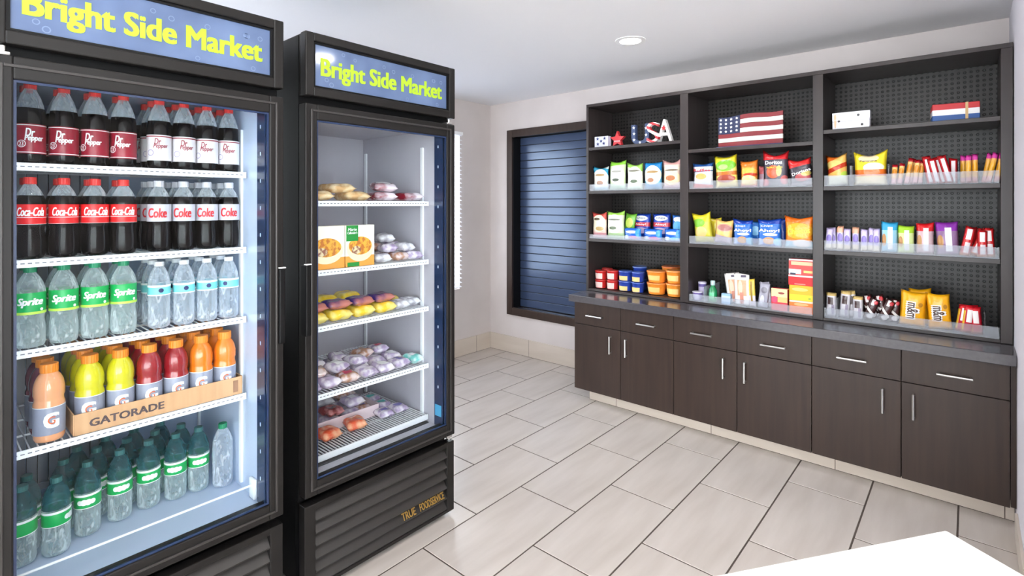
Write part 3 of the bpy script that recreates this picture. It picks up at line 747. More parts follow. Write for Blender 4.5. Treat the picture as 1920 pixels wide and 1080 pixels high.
for px, wp, ty, dy, ro, lb in ((1709, 51, 549, 0, 3, 'golden yellow candy bag with upright brown lettering beside the tumbled bars'),
                               (1763, 47, 554, 0, -4, 'golden yellow candy bag with upright brown lettering beside the red bars'),
                               (1724, 44, 543, .06, 0, 'golden yellow candy bag standing behind the other yellow ones')):
    o = shelf_bag(px, wp, ty, z, MM, (248, 178, 22), lb, D=.045, dy=dy, ears=.05, roll=ro, cat='candy bag', group='yellow candy bags', name='candy_bag',
              texts=([('m&m', .50, .46, .84, .34, WHITE, .10, -90), ('m&m', .50, .46, .74, .26, BROWN, .02, -90)] if dy == 0 else []))
    if dy == 0:
        ls = [c for c in o.children]
        ls[1].location.y = -.0016
LRB = 'red and yellow chocolate bar with a white panel, %s from the yellow candy bags'
for k, (px, ty, dy, ro) in enumerate(((1801, 572, .012, 8), (1813, 574, 0, 6), (1832, 577, .0, -4), (1824, 573, .03, 0))):
    stick(px, 24 if k < 3 else 20, ty, z, [('band', .82, 1, (214, 26, 40)), ('rect', .3, .75, .4, .85, (240, 230, 228)), ('rect', 0, .18, .1, .8, (240, 190, 60)), ('band', 0, .1, (190, 90, 70))], (186, 28, 46), LRB % NTH[k], 'red chocolate bars on the lowest shelf', dy, roll=ro, D=.02)

# --- tubs and cups
def tub(px, wpx, topy, boty, zb, body, lidc, label, cat, group, name, panel=None, dy=0.0, squat=.86, panelv=(.1, .7)):
    Y = YF + dy; x = xs(px, Y); W = xs(px + wpx / 2, Y) - xs(px - wpx / 2, Y); r = W / 2
    H = zs(px, topy, Y) - zs(px, boty, Y)
    e = tag(empty(name, (x, Y + r, zb)), label, cat, group)
    span(ZBASE, x - r - .002, x + r + .002)
    rb = r * squat
    pr = [(rb * .9, .001), (rb, .004), (rb + (r * .96 - rb) * .5, H * .45), (r * .95, H * .86), (r * .97, H * .88)]
    part('cup', MB().lathe(pr, 24), mat('cup_%s' % (body,), body, .3), e, smooth=True)
    part('lid', MB().lathe([(r * .985, H * .86), (r, H * .87), (r, H * .93), (r * .96, H * .965), (r * .86, H * .97), (r * .84, H * .955), (r * .3, H * .955)], 24), mat('lid_%s' % (lidc,), lidc, .3), e, smooth=True)
    if panel:
        v0, v1 = panelv
        def rad(zq):
            t = zq / H
            return (rb + (r * .96 - rb) * t / .45 * .5 if t < .45 else rb + (r * .96 - rb) * .5 + (r * .95 - rb - (r * .96 - rb) * .5) * (t - .45) / .41) + .0008
        pp = [(rad(H * (v0 + (v1 - v0) * q / 5)), H * (v0 + (v1 - v0) * q / 5)) for q in range(6)]
        part('label', MB().lathe(pp, 12, a0=-math.pi / 2 - .9, a1=-math.pi / 2 + .75, close=False), mat('panel_%s' % (panel,), panel, .4), e, smooth=True)
    return e, H
def stack(px, wpx, topy, boty, n, body, lidc, label, group, name, cat, panel, dy=0.0, **kw):
    zz = ZBASE + .0015; each = (boty - topy) / n
    for k in range(n):
        lab = label % ('upper' if k == n - 1 and n > 1 else 'lower')
        e, H = tub(px, wpx, topy, topy + each, zz, body, lidc, lab, cat, group, name, panel, dy, **kw)
        zz += H * .972
rr, rl = (196, 40, 40), (190, 52, 50)
stack(1121, 20, 508, 542, 2, rr, rl, '%s red cup of the stack nearest the slatted window', 'red snack cups', 'snack_cup', 'snack cup', (240, 204, 196))
stack(1143, 20, 508, 545, 2, rr, rl, '%s red cup of the stack beside the blue cups', 'red snack cups', 'snack_cup', 'snack cup', (240, 204, 196))
stack(1133, 18, 505, 541, 2, rr, rl, '%s red cup of the stack behind the other red cups', 'red snack cups', 'snack_cup', 'snack cup', None, dy=.085)
bb, bl_ = (34, 60, 150), (66, 92, 170)
stack(1166.5, 24, 508, 547, 2, bb, bl_, '%s blue cup of the stack beside the red cups', 'blue snack cups', 'snack_cup', 'snack cup', (234, 200, 130), panelv=(.08, .5))
stack(1190.5, 22, 511, 551, 2, bb, bl_, '%s blue cup of the stack beside the orange bowls', 'blue snack cups', 'snack_cup', 'snack cup', (234, 200, 130), panelv=(.08, .5))
stack(1193, 25, 499, 545, 2, bb, (90, 112, 170), '%s blue cup of the stack behind the blue cups', 'blue snack cups', 'snack_cup', 'snack cup', None, dy=.10)
oo, ol = (236, 142, 50), (226, 140, 70)
stack(1223, 35, 510, 556, 2, oo, ol, '%s orange noodle bowl of the stack beside the blue cups', 'orange noodle bowls', 'noodle_bowl', 'noodle bowl', (244, 196, 120), squat=.78, panelv=(.22, .62))
stack(1259, 34, 512, 563, 2, oo, ol, '%s orange noodle bowl of the stack beside the shelf divider', 'orange noodle bowls', 'noodle_bowl', 'noodle bowl', (246, 204, 130), squat=.78, panelv=(.22, .62))
stack(1252, 38, 502, 553, 2, oo, (206, 112, 60), '%s orange noodle bowl of the stack at the back by the pegboard', 'orange noodle bowls', 'noodle_bowl', 'noodle bowl', None, dy=.14, squat=.78)

# --- toiletries and boxes, bay 2 bottom
zb = ZBASE + .0035
e, H = tub(1304, 19, 551, 567, zb, (130, 112, 176), (226, 220, 236), 'small purple tub with a white lid at the front of the lowest shelf', 'tub', None, 'toiletry_tub', (210, 200, 226))
tub(1314, 15, 530, 562, zb, (120, 104, 170), (220, 214, 232), 'taller purple jar with a pale lid behind the small purple tub', 'jar', None, 'toiletry_jar', (200, 190, 220), dy=.075)
tub(1297, 9, 528, 560, zb, (60, 50, 54), (220, 214, 210), 'dark little bottle with a pale cap beside the shelf divider', 'jar', None, 'toiletry_jar', None, dy=.085)
def bottle_simple(px, wpx, topy, boty, zb, c1, c2, lb):
    Y = YF; x = xs(px, Y); r = (xs(px + wpx / 2, Y) - xs(px - wpx / 2, Y)) / 2; H = zs(px, topy, Y) - zb
    span(ZBASE, x - r - .002, x + r + .002)
    e = tag(empty('mouthwash_bottle', (x, Y + r, zb)), lb, 'bottle')
    part('bottle_body', MB().lathe([(r * .8, 0), (r * .9, .004), (r * .95, H * .3), (r * .9, H * .55), (r * .5, H * .72), (r * .42, H * .78)], 20), mat('mouthwash', c1, .12, coat=.5), e, smooth=True)
    part('cap', MB().lathe([(r * .45, H * .78), (r * .5, H * .8), (r * .5, H * .97), (r * .4, H)], 16), mat('mw_cap', c2, .35), e, smooth=True)
    part('label', MB().lathe([(r * .955, H * .12), (r * .965, H * .3), (r * .945, H * .45)], 10, a0=-math.pi / 2 - .5, a1=-math.pi / 2 + .6, close=False), mat('mw_label', (120, 214, 160), .4), e, smooth=True)
bottle_simple(1333.5, 17, 527, 566, zb, (22, 132, 76), (190, 214, 214), 'green mouthwash bottle with a pale cap in the clear tray')
def carton(px, wpx, topy, boty, zb, D, prints, base, lb, cat='carton', group=None, dy=0.0, rz=0, name='carton', H=None, roll=0):
    Y = YF + dy; x = xs(px, Y); W = xs(px + wpx / 2, Y) - xs(px - wpx / 2, Y)
    H = H or (zs(px, topy, Y) - zs(px, boty, Y))
    span(ZBASE, x - W / 2 - .003, x + W / 2 + .003)
    o = part(name, MB().bbox(-W / 2, W / 2, 0, D, 0, H, .0012), print_mat(base, prints, .45, foil=False), None, loc=(x, Y, zb), rot=(0, R(roll), R(rz)))
    tag(o, lb, cat, group)
    part('end_flap', MB().box(W / 2 + .0002, W / 2 + .0008, .003, D - .003, .003, H - .003), print_mat(tuple(int(c * .96) for c in base)), o)
    part('top_flap', MB().box(-W / 2 + .003, W / 2 - .003, .002, D - .002, H + .0001, H + .0007), print_mat(prints[0][-1] if prints and prints[0][0] == 'top' else tuple(min(255, int(c * 1.02)) for c in base)), o)
    return o, H
carton(1361, 17, 554, 573, zb, .03, [('band', .2, .8, (196, 216, 236))], (150, 186, 216), 'small pale blue carton in the clear tray beside the white kits', group='small cartons')
for k, (px, ro, dy, lb) in enumerate(((1392, -2, 0, 'white packet with a tan picture standing in front of its twin'), (1379, -8, .03, 'white packet with a tan picture leaning behind its twin'))):
    shelf_bag(px, 29, 514, ZBASE, [('rect', .2, .8, .3, .78, (226, 164, 128)), ('disc', .4, .55, .14, .22, (236, 200, 176)), ('rect', .45, .8, .86, .93, (80, 70, 90)), ('rect', .35, .6, .05, .4, (206, 140, 120))], (240, 236, 234), lb, D=.012, cat='packet', group='white hygiene packets', name='hygiene_packet', roll=ro, dy=dy, crease=.001, pinch=.0)
shelf_bag(1411, 13, 524, ZBASE, [('band', .4, 1, (216, 188, 70)), ('rect', .3, .6, .2, .9, (160, 130, 60))], (210, 200, 210), 'narrow yellow and lilac packet beside the white packets', D=.012, cat='packet', group='narrow packets', name='hygiene_packet', crease=.001, roll=-3)
for k, (px, dy, ro, lb) in enumerate(((1429, 0, 6, 'grey foil packet beside the narrow yellow packet'), (1441, .012, -10, 'grey foil packet beside the red and cream carton'))):
    shelf_bag(px, 20, 531, ZBASE, [('disc', .5, .7, .3, .12, (120, 116, 128)), ('disc', .4, .3, .2, .2, (200, 200, 210))], (158, 156, 170), lb, D=.015, cat='packet', group='grey foil packets', name='foil_packet', roll=ro, dy=dy, crease=.005)
carton(1461, 30, 543, 584, zb, .035, [('band', .62, 1, (238, 214, 160)), ('rect', .4, 1, .38, .62, (240, 190, 120)), ('disc', .2, .5, .18, .15, (214, 70, 110)), ('disc', .62, .8, .2, .05, (150, 60, 60))], (206, 56, 70), 'red and cream medicine carton standing before the stacked boxes', group='medicine cartons')
zc = zb
for px, wp, ty, by, pr, base, lb in (
    (1502, 45, 571, 594, [('band', .86, 1, (246, 214, 190)), ('disc', .5, .7, .3, .12, (240, 170, 110))], (238, 120, 40), 'orange medicine carton at the bottom of the stack'),
    (1502, 45, 540, 568, [('band', 0, .4, (250, 214, 40)), ('disc', .45, .74, .34, .12, (250, 200, 110)), ('rect', .8, .9, .12, .24, (150, 170, 50))], (250, 178, 26), 'yellow medicine carton second from the bottom of the stack'),
    (1501, 46, 521, 540, [('band', .84, 1, (240, 222, 222)), ('rect', .25, .7, .08, .18, (236, 130, 120))], (206, 20, 26), 'plain red carton between the yellow and the patterned one'),
    (1502, 47, 491, 521, [('band', .9, 1, (240, 210, 214)), ('rect', .1, .95, .62, .84, (240, 190, 150)), ('rect', 0, .5, .06, .36, (200, 226, 240)), ('rect', .06, .28, .0, .12, (30, 30, 60)), ('rect', .6, .95, .16, .3, (236, 200, 120))], (216, 70, 66), 'red and pale blue medicine carton on top of the stack')):
    o, H = carton(px, wp, ty, by, zc, .06, pr, base, lb, group='stacked medicine cartons')
    zc += H + .0012

# clear acrylic bins at the front of each stocked shelf
def bin_(bay, z, lip, divs, label, dh=.10, depth=.27):
    a, b = BAYS[bay]; a += .004; b -= .004
    e = tag(empty('acrylic_tray', ((a + b) / 2, SY + .15, z)), label, 'display tray', 'clear trays on the snack shelves')
    off = -Vector(e.location)
    def cp(name, mb):
        mb.v = [tuple(Vector(v) + off) for v in mb.v]; return part(name, mb, M_acryl, e)
    cp('tray_floor', MB().box(a, b, SY + .012, SY + .012 + depth, z + .0005, z + .003))
    cp('front_lip', MB().box(a, b, SY + .008, SY + .011, z + .0005, z + lip))
    for px in divs:
        x = xs(px, SY + .03); best = None
        for q in range(0, 29):
            for sg in (1, -1):
                c = x + sg * q * .0008
                if best is None and a + .004 < c < b - .004 and not any(abs(zz - z) < .01 and p - .0015 < c < r_ + .0015 for zz, p, r_ in SPANS): best = c
        if best is None: continue
        x = best
        cp('tray_divider', MB().box(x - .0013, x + .0013, SY + .013, SY + .012 + depth, z + .0032, z + dh))
BN = ('first', 'second', 'third')
bin_(0, 1.495, .048, [1139, 1171, 1204, 1239], 'clear tray holding five chip bags beside the slatted window, below the star', .075)
bin_(0, 1.143, .030, [1136, 1172], 'clear tray holding blue cookie pouches beside the slatted window', .05)
bin_(1, 1.495, .050, [1337, 1384, 1420, 1478], 'clear tray holding chip bags on the shelf below the striped flag', .085)
bin_(1, 1.143, .050, [1338, 1370, 1415, 1470], 'clear tray holding blue and orange bags two shelves below the striped flag', .085)
bin_(1, .772, .045, [1322, 1372, 1425, 1447], 'clear tray holding toiletries on the lowest shelf beside the stacked medicine boxes', .10)
bin_(2, 1.495, .060, [1595, 1605, 1658, 1665, 1732, 1797], 'clear tray holding yellow chips and meat sticks below the white box', .11)
bin_(2, 1.143, .055, [1650, 1682, 1718, 1752, 1800], 'clear tray holding purple bars and candy bags against the white wall', .09)
bin_(2, .772, .055, [1566, 1612, 1677, 1742, 1787, 1846], 'clear tray holding wrapped bars and yellow candy bags on the lowest shelf', .11)

# --- top shelf ornaments
z1 = 1.8176
def obox(name, px, wpx, topy, boty, zb, D, Y, prints, base, lb, cat, rz=0):
    x = xs(px, Y); W = xs(px + wpx / 2, Y) - xs(px - wpx / 2, Y); H = zs(px, topy, Y) - zs(px, boty, Y)
    o = part(name, MB().bbox(-W / 2, W / 2, 0, D, 0, H, .003), print_mat(base, prints, .5, foil=False), None, loc=(x, Y, zb), rot=(0, 0, R(rz)))
    return tag(o, lb, cat), W, H
o, W, H = obox('wooden_block', 1127, 25, 255, 275, z1, .05, SY + .03, [], (206, 208, 226), 'small white block painted with blue stars beside the red star', 'ornament')
def star_pts(r, r2, cx=0, cz=0, rot=0):
    return [(cx + (r if k % 2 == 0 else r2) * math.sin(math.pi * k / 5 + rot), cz + (r if k % 2 == 0 else r2) * math.cos(math.pi * k / 5 + rot)) for k in range(10)]
M_navy = mat('navy_paint', (38, 50, 104), .5)
for (a, b) in ((-.24, .3), (.2, .32), (0, .55), (-.26, .78), (.26, .78)):
    part('painted_star', MB().prism(star_pts(.014, .006, a * W, b * H), -.0012, .0002), M_navy, o)
Y = SY + .06; x = xs(1157, Y); r = (xs(1171, Y) - xs(1143, Y)) / 2
so = tag(part('star_ornament', MB().prism(star_pts(r, r * .45), 0, .03), mat('star_red', (196, 50, 56), .45), None, loc=(x, Y, z1 + r * .81)), 'red wooden star standing between the painted block and the letters', 'ornament')
part('white_band', MB().box(-r * .42, r * .42, -.001, .0, -r * .3, -r * .12), mat('star_band', (226, 150, 150), .5), so)
def letter3d(ch, px, wpx, topy, boty, Y, zb, m, lb, rz=0, off_=.0):
    x = xs(px, Y); W = xs(px + wpx / 2, Y) - xs(px - wpx / 2, Y); H = zs(px, topy, Y) - zs(px, boty, Y)
    vs, fs, asp = text_flat(ch, off_, 0, 4)
    n = len(vs); T = .035
    bm = bmesh.new()
    bv = [bm.verts.new((a * W, 0, (b + .5) * H)) for a, b in vs]
    for f in fs:
        try: bm.faces.new([bv[i] for i in f])
        except ValueError: pass
    bmesh.ops.remove_doubles(bm, verts=bm.verts[:], dist=1e-5)
    ret = bmesh.ops.extrude_face_region(bm, geom=bm.faces[:])
    for g in ret['geom']:
        if isinstance(g, bmesh.types.BMVert): g.co.y += T
    bmesh.ops.recalc_face_normals(bm, faces=bm.faces[:])
    me = bpy.data.meshes.new('letter'); bm.to_mesh(me); bm.free()
    o = link('letter_ornament', me, m, None, (x, Y, zb), (0, 0, R(rz)))
    return tag(o, lb, 'letter', 'USA letters on the top shelf'), W, H
oU, W, H = letter3d('U', 1200, 33, 230, 268, SY + .07, z1, mat('letter_navy', (62, 76, 112), .5), 'navy letter U with white stars', off_=.022)
for (a, b) in ((-.34, .25), (-.34, .55), (-.36, .85), (.0, .1), (.34, .45), (.34, .78)):
    part('painted_star', MB().prism(star_pts(.012, .005, a * W, b * H), -.0015, .0003), M_white, oU)
oS, W, H = letter3d('S', 1223, 22, 230, 268, SY + .012, z1, print_mat((236, 226, 226), [('band', .12, .26, (200, 60, 66), .3), ('band', .42, .56, (200, 60, 66), .3), ('band', .72, .86, (200, 60, 66), .3), ('band', 1.02, 1.16, (200, 60, 66), .3)]), 'red and white striped letter S')
oA, W, H = letter3d('A', 1245.5, 29, 222, 265, SY + .05, z1, mat('letter_white', (238, 236, 234), .5), 'white letter A with a red star')
part('painted_star', MB().prism(star_pts(.02, .009, -.005, H * .62), -.0015, .0003), RED, oA)
# wavy wooden flag
Y = SY + .10; z2 = 1.750
fx0, fx1 = xs(1347, Y), xs(1468, Y); FW = fx1 - fx0; FH = zs(1407, 206, Y) - zs(1407, 267, Y) - .012
fl = tag(empty('flag_ornament', ((fx0 + fx1) / 2, Y, z2 + .0006)), 'wavy wooden flag ornament with red and white stripes and navy canton', 'ornament')
part('base', MB().bbox(-FW / 2 - .012, FW / 2 + .004, -.015, .045, 0, .012, .002), M_navy, fl)
def wave(x, z): return .007 * math.sin(x / FW * 11 + .8) + z * .02, .006 * math.sin(x / FW * 9 + 1.4) * (z / FH) + .012 * (x / FW + .5) * (z / FH) * 0.6
M_fr = mat('flag_red', (132, 36, 44), .55); M_fw = mat('flag_white', (232, 224, 216), .55); M_fn = mat('flag_navy', (34, 44, 82), .55)
sh = FH / 7
for k in range(7):
    za, zb_ = k * sh, (k + 1) * sh - .0012
    xa = -FW / 2 if k < 3 else -FW / 2 + FW * .36
    n = 18; vs = []
    for q in range(n + 1):
        xq = xa + (FW / 2 - xa) * q / n
        for (yy, zz) in ((-.006, za), (-.006, zb_), (.012, zb_), (.012, za)):
            dy, dz = wave(xq, zz); vs.append((xq, yy + dy, .012 + zz + dz))
    fs = [(4 * q + i, 4 * q + (i + 1) % 4, 4 * q + 4 + (i + 1) % 4, 4 * q + 4 + i) for q in range(n) for i in range(4)] + [(0, 1, 2, 3), (4 * n + 3, 4 * n + 2, 4 * n + 1, 4 * n)]
    part('stripe', MB().add(vs, fs), M_fr if k % 2 == 0 else M_fw, fl, smooth=False)
n = 8; vs = []; za, zb_ = 3 * sh, FH
for q in range(n + 1):
    xq = -FW / 2 + (FW * .355) * q / n
    for (yy, zz) in ((-.006, za), (-.006, zb_), (.012, zb_), (.012, za)):
        dy, dz = wave(xq, zz); vs.append((xq, yy + dy, .012 + zz + dz))
fs = [(4 * q + i, 4 * q + (i + 1) % 4, 4 * q + 4 + (i + 1) % 4, 4 * q + 4 + i) for q in range(n) for i in range(4)] + [(0, 1, 2, 3), (4 * n + 3, 4 * n + 2, 4 * n + 1, 4 * n)]
can = part('canton', MB().add(vs, fs), M_fn, fl)
for i in range(4):
    for j in range(4):
        xq = -FW / 2 + FW * (.04 + .09 * i); zq = 3 * sh + .016 + j * (FH - 3 * sh - .032) / 3
        dy, dz = wave(xq, zq)
        part('star', MB().prism(star_pts(.0085, .005, xq, .012 + zq + dz), -.0105 + dy, -.0062 + dy), M_white, can)
# game boxes on the top shelf of bay 3
z3 = 1.8066
o, W, H = obox('game_box', 1595, 70, 207, 239, z3, .05, SY + .05, [('band', .45, .5, (200, 200, 214)), ('disc', .7, .76, .035, .08, (40, 40, 44)), ('disc', .8, .22, .035, .07, (40, 40, 44)), ('disc', .18, .5, .035, .07, (60, 50, 50)), ('disc', .08, .5, .03, .4, (226, 190, 150))], (232, 230, 236), 'small white game box printed with black dots', 'box')
part('lid', MB().bbox(-W / 2 - .001, W / 2 + .001, -.001, .051, H * .55, H + .001, .002), print_mat((234, 232, 238), [('disc', .7, .5, .035, .16, (40, 40, 44)), ('disc', .08, .4, .03, .4, (226, 190, 150))]), o)
o, W, H = obox('game_box', 1792, 90, 184, 217, z3, .12, SY + .05, [('band', .66, 1.2, (196, 44, 50), -.0), ('band', 0, .34, (40, 84, 150)), ('rect', .7, .76, 0, 1, (226, 214, 190))], (238, 236, 236), 'long red, white and blue striped game box on the top shelf', 'box', rz=6)
part('ribbon', MB().box(W * .2, W * .26, -.001, .0, 0, H).box(W * .2, W * .26, -.001, .12, H, H + .001), mat('ribbon_gold', (206, 172, 120), .5), o)

# ================================================================== COOLERS
M_sign = None
def sign_mat():
    m = bpy.data.materials.new('sign_panel'); m.use_nodes = True
    nt = m.node_tree; b = nt.nodes['Principled BSDF']
    tc = nt.nodes.new('ShaderNodeTexCoord'); n = nt.nodes.new('ShaderNodeTexNoise'); n.inputs['Scale'].default_value = 7
    cr = nt.nodes.new('ShaderNodeValToRGB')
    cr.color_ramp.elements[0].position = .35; cr.color_ramp.elements[0].color = C4((80, 96, 128))
    cr.color_ramp.elements[1].position = .7; cr.color_ramp.elements[1].color = C4((98, 116, 150))
    nt.links.new(tc.outputs['Object'], n.inputs['Vector']); nt.links.new(n.outputs['Fac'], cr.inputs['Fac'])
    nt.links.new(cr.outputs['Color'], b.inputs['Base Color']); nt.links.new(cr.outputs['Color'], b.inputs['Emission Color'])
    b.inputs['Emission Strength'].default_value = SIGN_E; b.inputs['Roughness'].default_value = .08
    return m
SIGN_E = .18
M_sign = sign_mat()
M_lime = mat('sign_lime', (160, 192, 34), .5, emit=(180, 215, 40), estr=.10)
M_ring = mat('sign_ring', (104, 122, 156), .2, emit=(110, 128, 162), estr=.2)
M_led = mat('led_strip', (200, 214, 235), .4, emit=(170, 200, 240), estr=.15)
M_gask = mat('door_gasket', (34, 50, 82), .2)
M_bead = mat('frame_bead', (50, 47, 46), .3)  # lighter than the frame: edge highlight put into the bead colour
M_louver = mat('louver_grey', (46, 43, 41), .4)

def cooler(x0, y0, y1, hinge_right, label, shelf_z, shelf_x, led, liner_mat):
    """glass door merchandiser: front face at x0 looking along +X, from y0 to y1"""
    e = tag(empty('display_cooler', (x0 - .37, (y0 + y1) / 2, 0)), label, 'cooler', 'glass door coolers')
    off = -Vector(e.location)
    def cp(name, mb, m, par=None, smooth=False):
        mb.v = [tuple(Vector(v) + off) for v in mb.v]
        return part(name, mb, m, par or e, smooth)
    xb = x0 - .74; xd = x0 - .05          # back, door rear plane
    iy0, iy1 = y0 + .047, y1 - .05        # liner
    xi = x0 - .655                        # interior back
    zf, zt = .40, 1.735                   # interior floor, ceiling
    # shell
    s = MB()
    s.box(xb, xd, y0, iy0 - .004, .335, 2.0).box(xb, xd, iy1 + .004, y1, .335, 2.0)
    s.box(xb, xi - .004, iy0 - .004, iy1 + .004, .335, 2.0)
    s.box(xi - .004, xd, iy0 - .004, iy1 + .004, .335, zf - .004).box(xi - .004, xd, iy0 - .004, iy1 + .004, zt + .004, 2.0)
    s.box(xb, xd - .02, y0, y1, .03, .335)
    cp('body', s, M_black)
    # white liner: five inner faces with thickness
    l = MB()
    l.box(xi, xd, iy0 - .004, iy0, zf, zt).box(xi, xd, iy1, iy1 + .004, zf, zt).box(xi - .004, xi, iy0 - .004, iy1 + .004, zf - .004, zt + .004)
    l.box(xi, xd, iy0 - .004, iy1 + .004, zf - .004, zf).box(xi, xd, iy0 - .004, iy1 + .004, zt, zt + .004)
    cp('liner', l, liner_mat)
    v = MB()
    for k in range(9):
        yk = iy0 + .06 + k * .028
        v.box(xi + .001, xi + .022, yk, yk + .024, zf + .06, zt - .03)
    v.box(xi + .001, xi + .030, iy0 + .05, iy0 + .32, zf + .04, zf + .06)
    v.box(xi + .001, xi + .024, iy0 + .05, iy0 + .32, 1.50, 1.507)
    cp('rear_vent_panel', v, mat('vent_grey', (158, 160, 170), .4))
    for yy in (iy0, iy1 - .008):
        for xx in (shelf_x - .05, xi + .03):
            cp('shelf_standard', MB().box(xx - .008, xx + .008, yy, yy + .008, zf + .02, 1.66), M_wire)
    # feet
    for xx in (xb + .06, xd - .08):
        for yy in (y0 + .06, y1 - .06):
            f = MB().lathe([(.018, 0.0), (.02, .004), (.02, .012), (.01, .014), (.01, .031)], 12, c=(xx, yy)); cp('foot', f, M_dark, smooth=True)
    # sign box
    sb = cp('sign_box', MB().bbox(x0 - .035, x0 + .002, y0, y0 + .033, 1.782, 2.008, .004).bbox(x0 - .035, x0 + .002, y1 - .033, y1, 1.782, 2.008, .004)
            .bbox(x0 - .035, x0 + .002, y0 + .031, y1 - .031, 1.977, 2.008, .004).bbox(x0 - .035, x0 + .002, y0 + .031, y1 - .031, 1.782, 1.815, .004)
            .box(xd - .15, x0 - .030, y0 + .002, y1 - .002, 1.786, 2.004), M_frame)
    cp('sign_bead', MB().box(x0 - .02, x0 - .006, y0 + .033, y0 + .041, 1.815, 1.977).box(x0 - .02, x0 - .006, y1 - .041, y1 - .033, 1.815, 1.977)
       .box(x0 - .02, x0 - .006, y0 + .041, y1 - .041, 1.970, 1.977).box(x0 - .02, x0 - .006, y0 + .041, y1 - .041, 1.815, 1.822), M_black, sb)
    cp('sign_panel', MB().box(x0 - .028, x0 - .012, y0 + .041, y1 - .041, 1.822, 1.970), M_sign, sb)
    yc = (y0 + y1) / 2
    me = lettering('Bright Side Market', .575, .086, lambda a, b: (x0 - .0105 + off.x, yc - .002 + a + off.y, 1.884 + b + off.z), .036, res=4)
    link('sign_lettering', me, M_lime, sb)
    rnd = random.Random(3)
    for k in range(13):
        rg = MB()
        yy = y0 + .07 + rnd.random() * (y1 - y0 - .14); zz = rnd.choice([1.835, 1.842, 1.85, 1.935, 1.945, 1.955]); rr_ = .0045 + .002 * rnd.random(); n = 10; vs = []
        for q in range(n):
            a = 2 * math.pi * q / n
            vs += [(x0 - .0115, yy + rr_ * math.cos(a), zz + rr_ * math.sin(a)), (x0 - .0115, yy + rr_ * 1.45 * math.cos(a), zz + rr_ * 1.45 * math.sin(a))]
        rg.add(vs, [(2 * q, 2 * q + 1, (2 * q + 3) % (2 * n), (2 * q + 2) % (2 * n)) for q in range(n)])
        cp('printed_ring', rg, M_ring, sb)
    # door
    dz0, dz1 = .362, 1.755; sw = .046
    dm = MB()
    for (a, b, c, d) in ((y0, y0 + sw, dz0, dz1), (y1 - sw, y1, dz0, dz1), (y0 + sw - .001, y1 - sw + .001, dz1 - .056, dz1), (y0 + sw - .001, y1 - sw + .001, dz0, dz0 + .052)):
        dm.bbox(xd + .003, x0, a, b, c, d, .004)
    dr = cp('door', dm, M_frame)
    gk = MB()
    g0, g1, h0, h1 = y0 + sw, y1 - sw, dz0 + .052, dz1 - .056
    for (a, b, c, d) in ((g0, g0 + .006, h0, h1), (g1 - .006, g1, h0, h1), (g0 + .006, g1 - .006, h1 - .006, h1), (g0 + .006, g1 - .006, h0, h0 + .006)):
        gk.box(x0 - .012, x0 - .007, a, b, c, d)
    cp('glass_bead', gk, M_steel if False else M_gask, dr)
    cp('glass', MB().box(x0 - .018, x0 - .013, g0 + .001, g1 - .001, h0 + .001, h1 - .001), M_glass, dr)
    gr = MB()
    for (a, b, c, d) in ((y0 + .012, y0 + .014, dz0 + .012, dz1 - .012), (y1 - .014, y1 - .012, dz0 + .012, dz1 - .012), (y0 + .014, y1 - .014, dz1 - .014, dz1 - .012), (y0 + .014, y1 - .014, dz0 + .012, dz0 + .014)):
        gr.box(x0, x0 + .0006, a, b, c, d)
    cp('frame_groove', gr, M_steel, dr) if False else None
    ridge = MB()
    for (a, b, c, d) in ((y0 + .020, y0 + .028, dz0 + .02, dz1 - .02), (y1 - .028, y1 - .020, dz0 + .02, dz1 - .02), (y0 + .028, y1 - .028, dz1 - .028, dz1 - .020), (y0 + .028, y1 - .028, dz0 + .020, dz0 + .028)):
        ridge.bbox(x0 - .001, x0 + .004, a, b, c, d, .0025)
    cp('frame_bead', ridge, M_bead, dr)
    hy = y0 + .008 if hinge_right else y1 - .008
    hs = -1 if hinge_right else 1
    cp('handle', MB().bbox(x0 - .03, x0 + .010, hy - .010, hy + .010, .935, 1.185, .004), M_black, dr)
    cp('handle_trim', MB().box(x0 - .004, x0 + .0105, hy - .0105, hy + .0105, 1.1855, 1.189), M_white, dr)
    qy = y1 - .025 if hinge_right else y0 + .025
    for (za, zb2, zc, zd) in ((1.7555, 1.764, 1.757, 1.779), (.350, .3615, .338, .36)):
        cp('hinge', MB().bbox(x0 - .045, x0 - .006, qy - .016, qy + .016, za, zb2, .002).rod((x0 - .018, qy + .004, zc), (x0 - .018, qy + .004, zd), .006, 10), M_steel, smooth=True)
    # dark breaker strips beside the opening with rows of small diodes, lighting the inside
    for yy, sg in ((iy0, 1), (iy1, -1)):
        lm = cp('lamp_strip', MB().box(xd - .028, xd + .030, yy, yy + sg * .004, zf, zt), M_gask)
        dots = MB()
        for k in range(14): dots.box(xd - .004, xd + .001, yy + sg * .0042, yy + sg * .005, zf + .08 + k * .09, zf + .092 + k * .09)
        dd = cp('diodes', dots, M_led, lm); dd['kind'] = 'stuff'
        l_ = bpy.data.lights.new('lamp', 'AREA'); l_.shape = 'RECTANGLE'; l_.size = .014; l_.size_y = 1.1; l_.energy = led; l_.color = (.78, .89, 1.0)
        lo = bpy.data.objects.new('lamp', l_); COL.objects.link(lo); lo.parent = lm
        d = Vector((-.6, sg * .8, 0)).normalized()
        lo.location = Vector((xd - .012, yy + sg * .010, (zf + zt) / 2)) + off
        lo.rotation_euler = d.to_track_quat('-Z', 'Y').to_euler()
    # grille
    gx = x0 - .005
    gl = cp('grille', MB().bbox(gx - .04, gx, y0, y0 + .042, .02, .332, .003).bbox(gx - .04, gx, y1 - .042, y1, .02, .332, .003)
            .bbox(gx - .04, gx, y0 + .04, y1 - .04, .310, .332, .003).bbox(gx - .04, gx, y0 + .04, y1 - .04, .02, .034, .003), M_frame)
